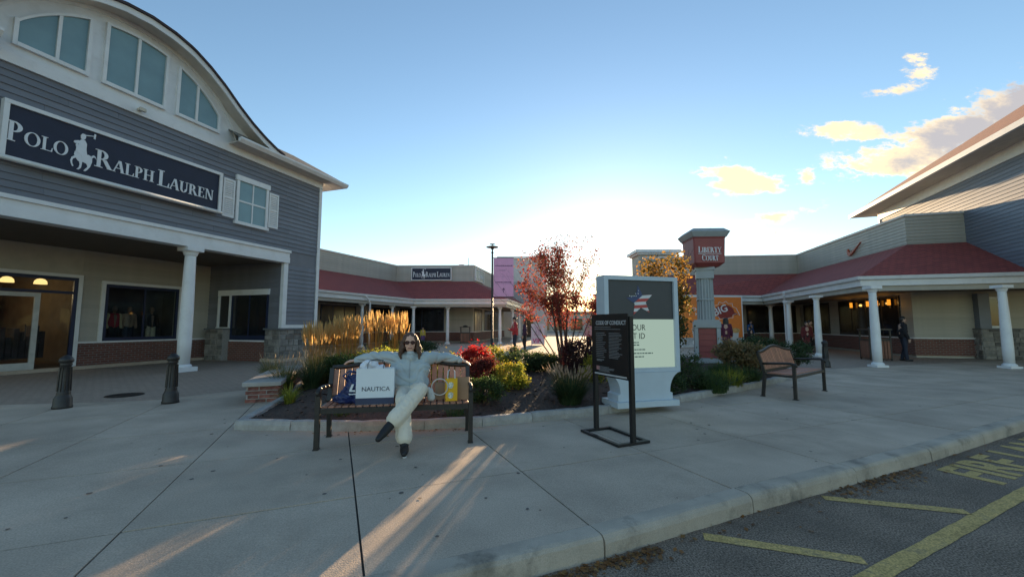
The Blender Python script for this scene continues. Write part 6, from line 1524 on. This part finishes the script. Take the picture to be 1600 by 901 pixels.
# trees
def branch_tree(stems, gen=3, seed=1, zmin=0.0, kl=.42):
    """list of (p0, p1, radius) limbs and of tip points; stems = [(base, top, radius)]"""
    rg = random.Random(seed); mb = MB(); tips = []
    def grow(p, d, L, r, lv):
        pts = [p]; dd = d.copy()
        for i in range(4):
            dd = (dd + V((rg.uniform(-.16, .16), rg.uniform(-.16, .16), rg.uniform(-.02, .10)))).normalized(); pts.append(pts[-1] + dd * L / 4)
        mb.tube(pts, [r * (1 - .16 * i) for i in range(5)], 6 if lv == 0 else 4, False)
        for i in range(1, 5): tips.append((pts[i], dd.copy(), lv))
        if lv < gen:
            for i in range(2 + (lv == 0) * 2):
                k = rg.randint(1, 4)
                if pts[k].z < zmin: continue
                o = V((rg.uniform(-1, 1), rg.uniform(-1, 1), rg.uniform(.05, .9))).normalized(); nd = (dd * .75 + o * .75).normalized()
                grow(pts[k], nd, L * rg.uniform(kl, kl + .2), r * (1 - .16 * k) * .6, lv + 1)
    for b, d, L, r in stems: grow(V(b), V(d).normalized(), L, r, 0)
    return mb, tips
tx, ty = at(879, 11.6); tz = bed_z(tx, ty)
rt = tag(empty('red_tree', (tx, ty, tz - .03)), 'multi stemmed crabapple tree with red leaves, thin and olive at the top', 'tree')
st = []
rg = random.Random(5)
for i in range(9):
    a = 2 * math.pi * i / 9 + rg.uniform(-.2, .2); sp_ = rg.uniform(.10, .30) * (.55 if math.cos(a) < -.2 else 1.0)
    st.append(((.07 * math.cos(a), .07 * math.sin(a), 0), (sp_ * math.cos(a) * 1.15, sp_ * math.sin(a), 1), rg.uniform(1.9, 2.55), .030))
st += [((-.08, 0, .05), (-.72, -.1, 1), 1.9, .022), ((-.05, .05, .05), (-.55, .2, 1), 2.1, .022), ((.05, .05, .05), (.5, .2, 1), 2.0, .022), ((.08, 0, .05), (.72, -.1, 1), 1.5, .020), ((.0, 0, 0), (.05, .1, 1), 2.4, .034)]
lm_, tips = branch_tree(st, 3, 11, .95, .50)
lm_.build('trunk', M['bark'], rt)
lo, hi = [], []
for p, d, lv in tips:
    if lv == 0 and p.z < .9: continue
    dens = 0
    if p.z < 2.05: nlo = 44 if (p.x < -.05 and p.z > .7) else (70 if p.z < 2.0 and p.z > .5 and p.x > .2 else (44 if p.z < 1.75 and p.z > .5 else 14))
    else: nlo = 12 if p.x < .1 else 3
    nhi = 0 if p.z < 1.6 else (8 if p.z < 2.6 else 6)
    for _ in range(int(nlo * rg.uniform(.3, 1.2))): lo.append(p + V((rg.gauss(0, .10), rg.gauss(0, .10), rg.gauss(0, .085))))
    for _ in range(int(nhi * rg.uniform(.3, 1.3))): hi.append(p + V((rg.gauss(0, .05), rg.gauss(0, .05), rg.gauss(0, .05))))
lo = [p for p in lo if p.z > .32 and -1.22 - .15 * math.sin(p.z * 9) < p.x < 1.15 and p.z < 3.5 and not (abs(p.x + .02) < .42 and p.z < 1.12) and not (p.x < -.55 and p.z < 1.34) and not (p.x > -.5 and p.x < .0 and p.z < 1.2)]
link('crown', leaf_mesh('crown', [tuple(p) for p in lo], .074, LM['crab']), rt); hi = [p for p in hi if -1.0 < p.x < 1.2 and p.z < 3.75]; link('upper_crown', leaf_mesh('upper_crown', [tuple(p) for p in hi], .055, LM['crabtop']), rt)
px_, py2 = at(1028, 9.3); gt = tag(empty('pear_tree', (px_, py2, bed_z(px_, py2) - .03)), 'bushy green tree turning orange at its top behind the kiosk', 'tree')
st = [((.05 * math.cos(a), .05 * math.sin(a), 0), (.26 * math.cos(a), .26 * math.sin(a), 1), 1.75 + .3 * math.sin(a * 2.3), .032) for a in (0.3, 1.5, 2.6, 3.7, 4.9, 5.8)]
lm_, tips = branch_tree(st, 3, 4); lm_.build('trunk', M['bark'], gt)
lo, hi = [], []
for p, d, lv in tips:
    r_ = math.hypot(p.x, p.y)
    if p.z < .25: continue
    for _ in range(int(rg.uniform(12, 52)) if r_ < .60 and p.z < 2.7 else 0):
        q_ = p + V((rg.gauss(0, .11), rg.gauss(0, .11), rg.gauss(0, .10)))
        (hi if q_.z > 1.75 + rg.uniform(-.4, .5) else lo).append(q_)
link('crown', leaf_mesh('crown', [tuple(p) for p in lo], .075, LM['pear'], aspect=.65), gt); link('upper_crown', leaf_mesh('upper_crown', [tuple(p) for p in hi], .07, LM['peartop'], aspect=.65), gt)

# mannequins in the display
mannequin(.42, 0, 'shop mannequin in a red and cream jacket behind the left display glass', (cloth('varsity_red', (.50, .03, .05)), cloth('cream_sleeve', (.75, .6, .35))), blkc)
mannequin(.85, 0, 'shop mannequin in a tan coat beside the red jacketed one', (cloth('tan_coat', (.5, .32, .2)), cloth('tan_coat_sleeve', (.48, .3, .2))), den)
mannequin(1.55, 0, 'shop mannequin in a black top and cream trousers in the right pane', (blkc, blkc), cloth('cream_leg', (.7, .6, .42)))
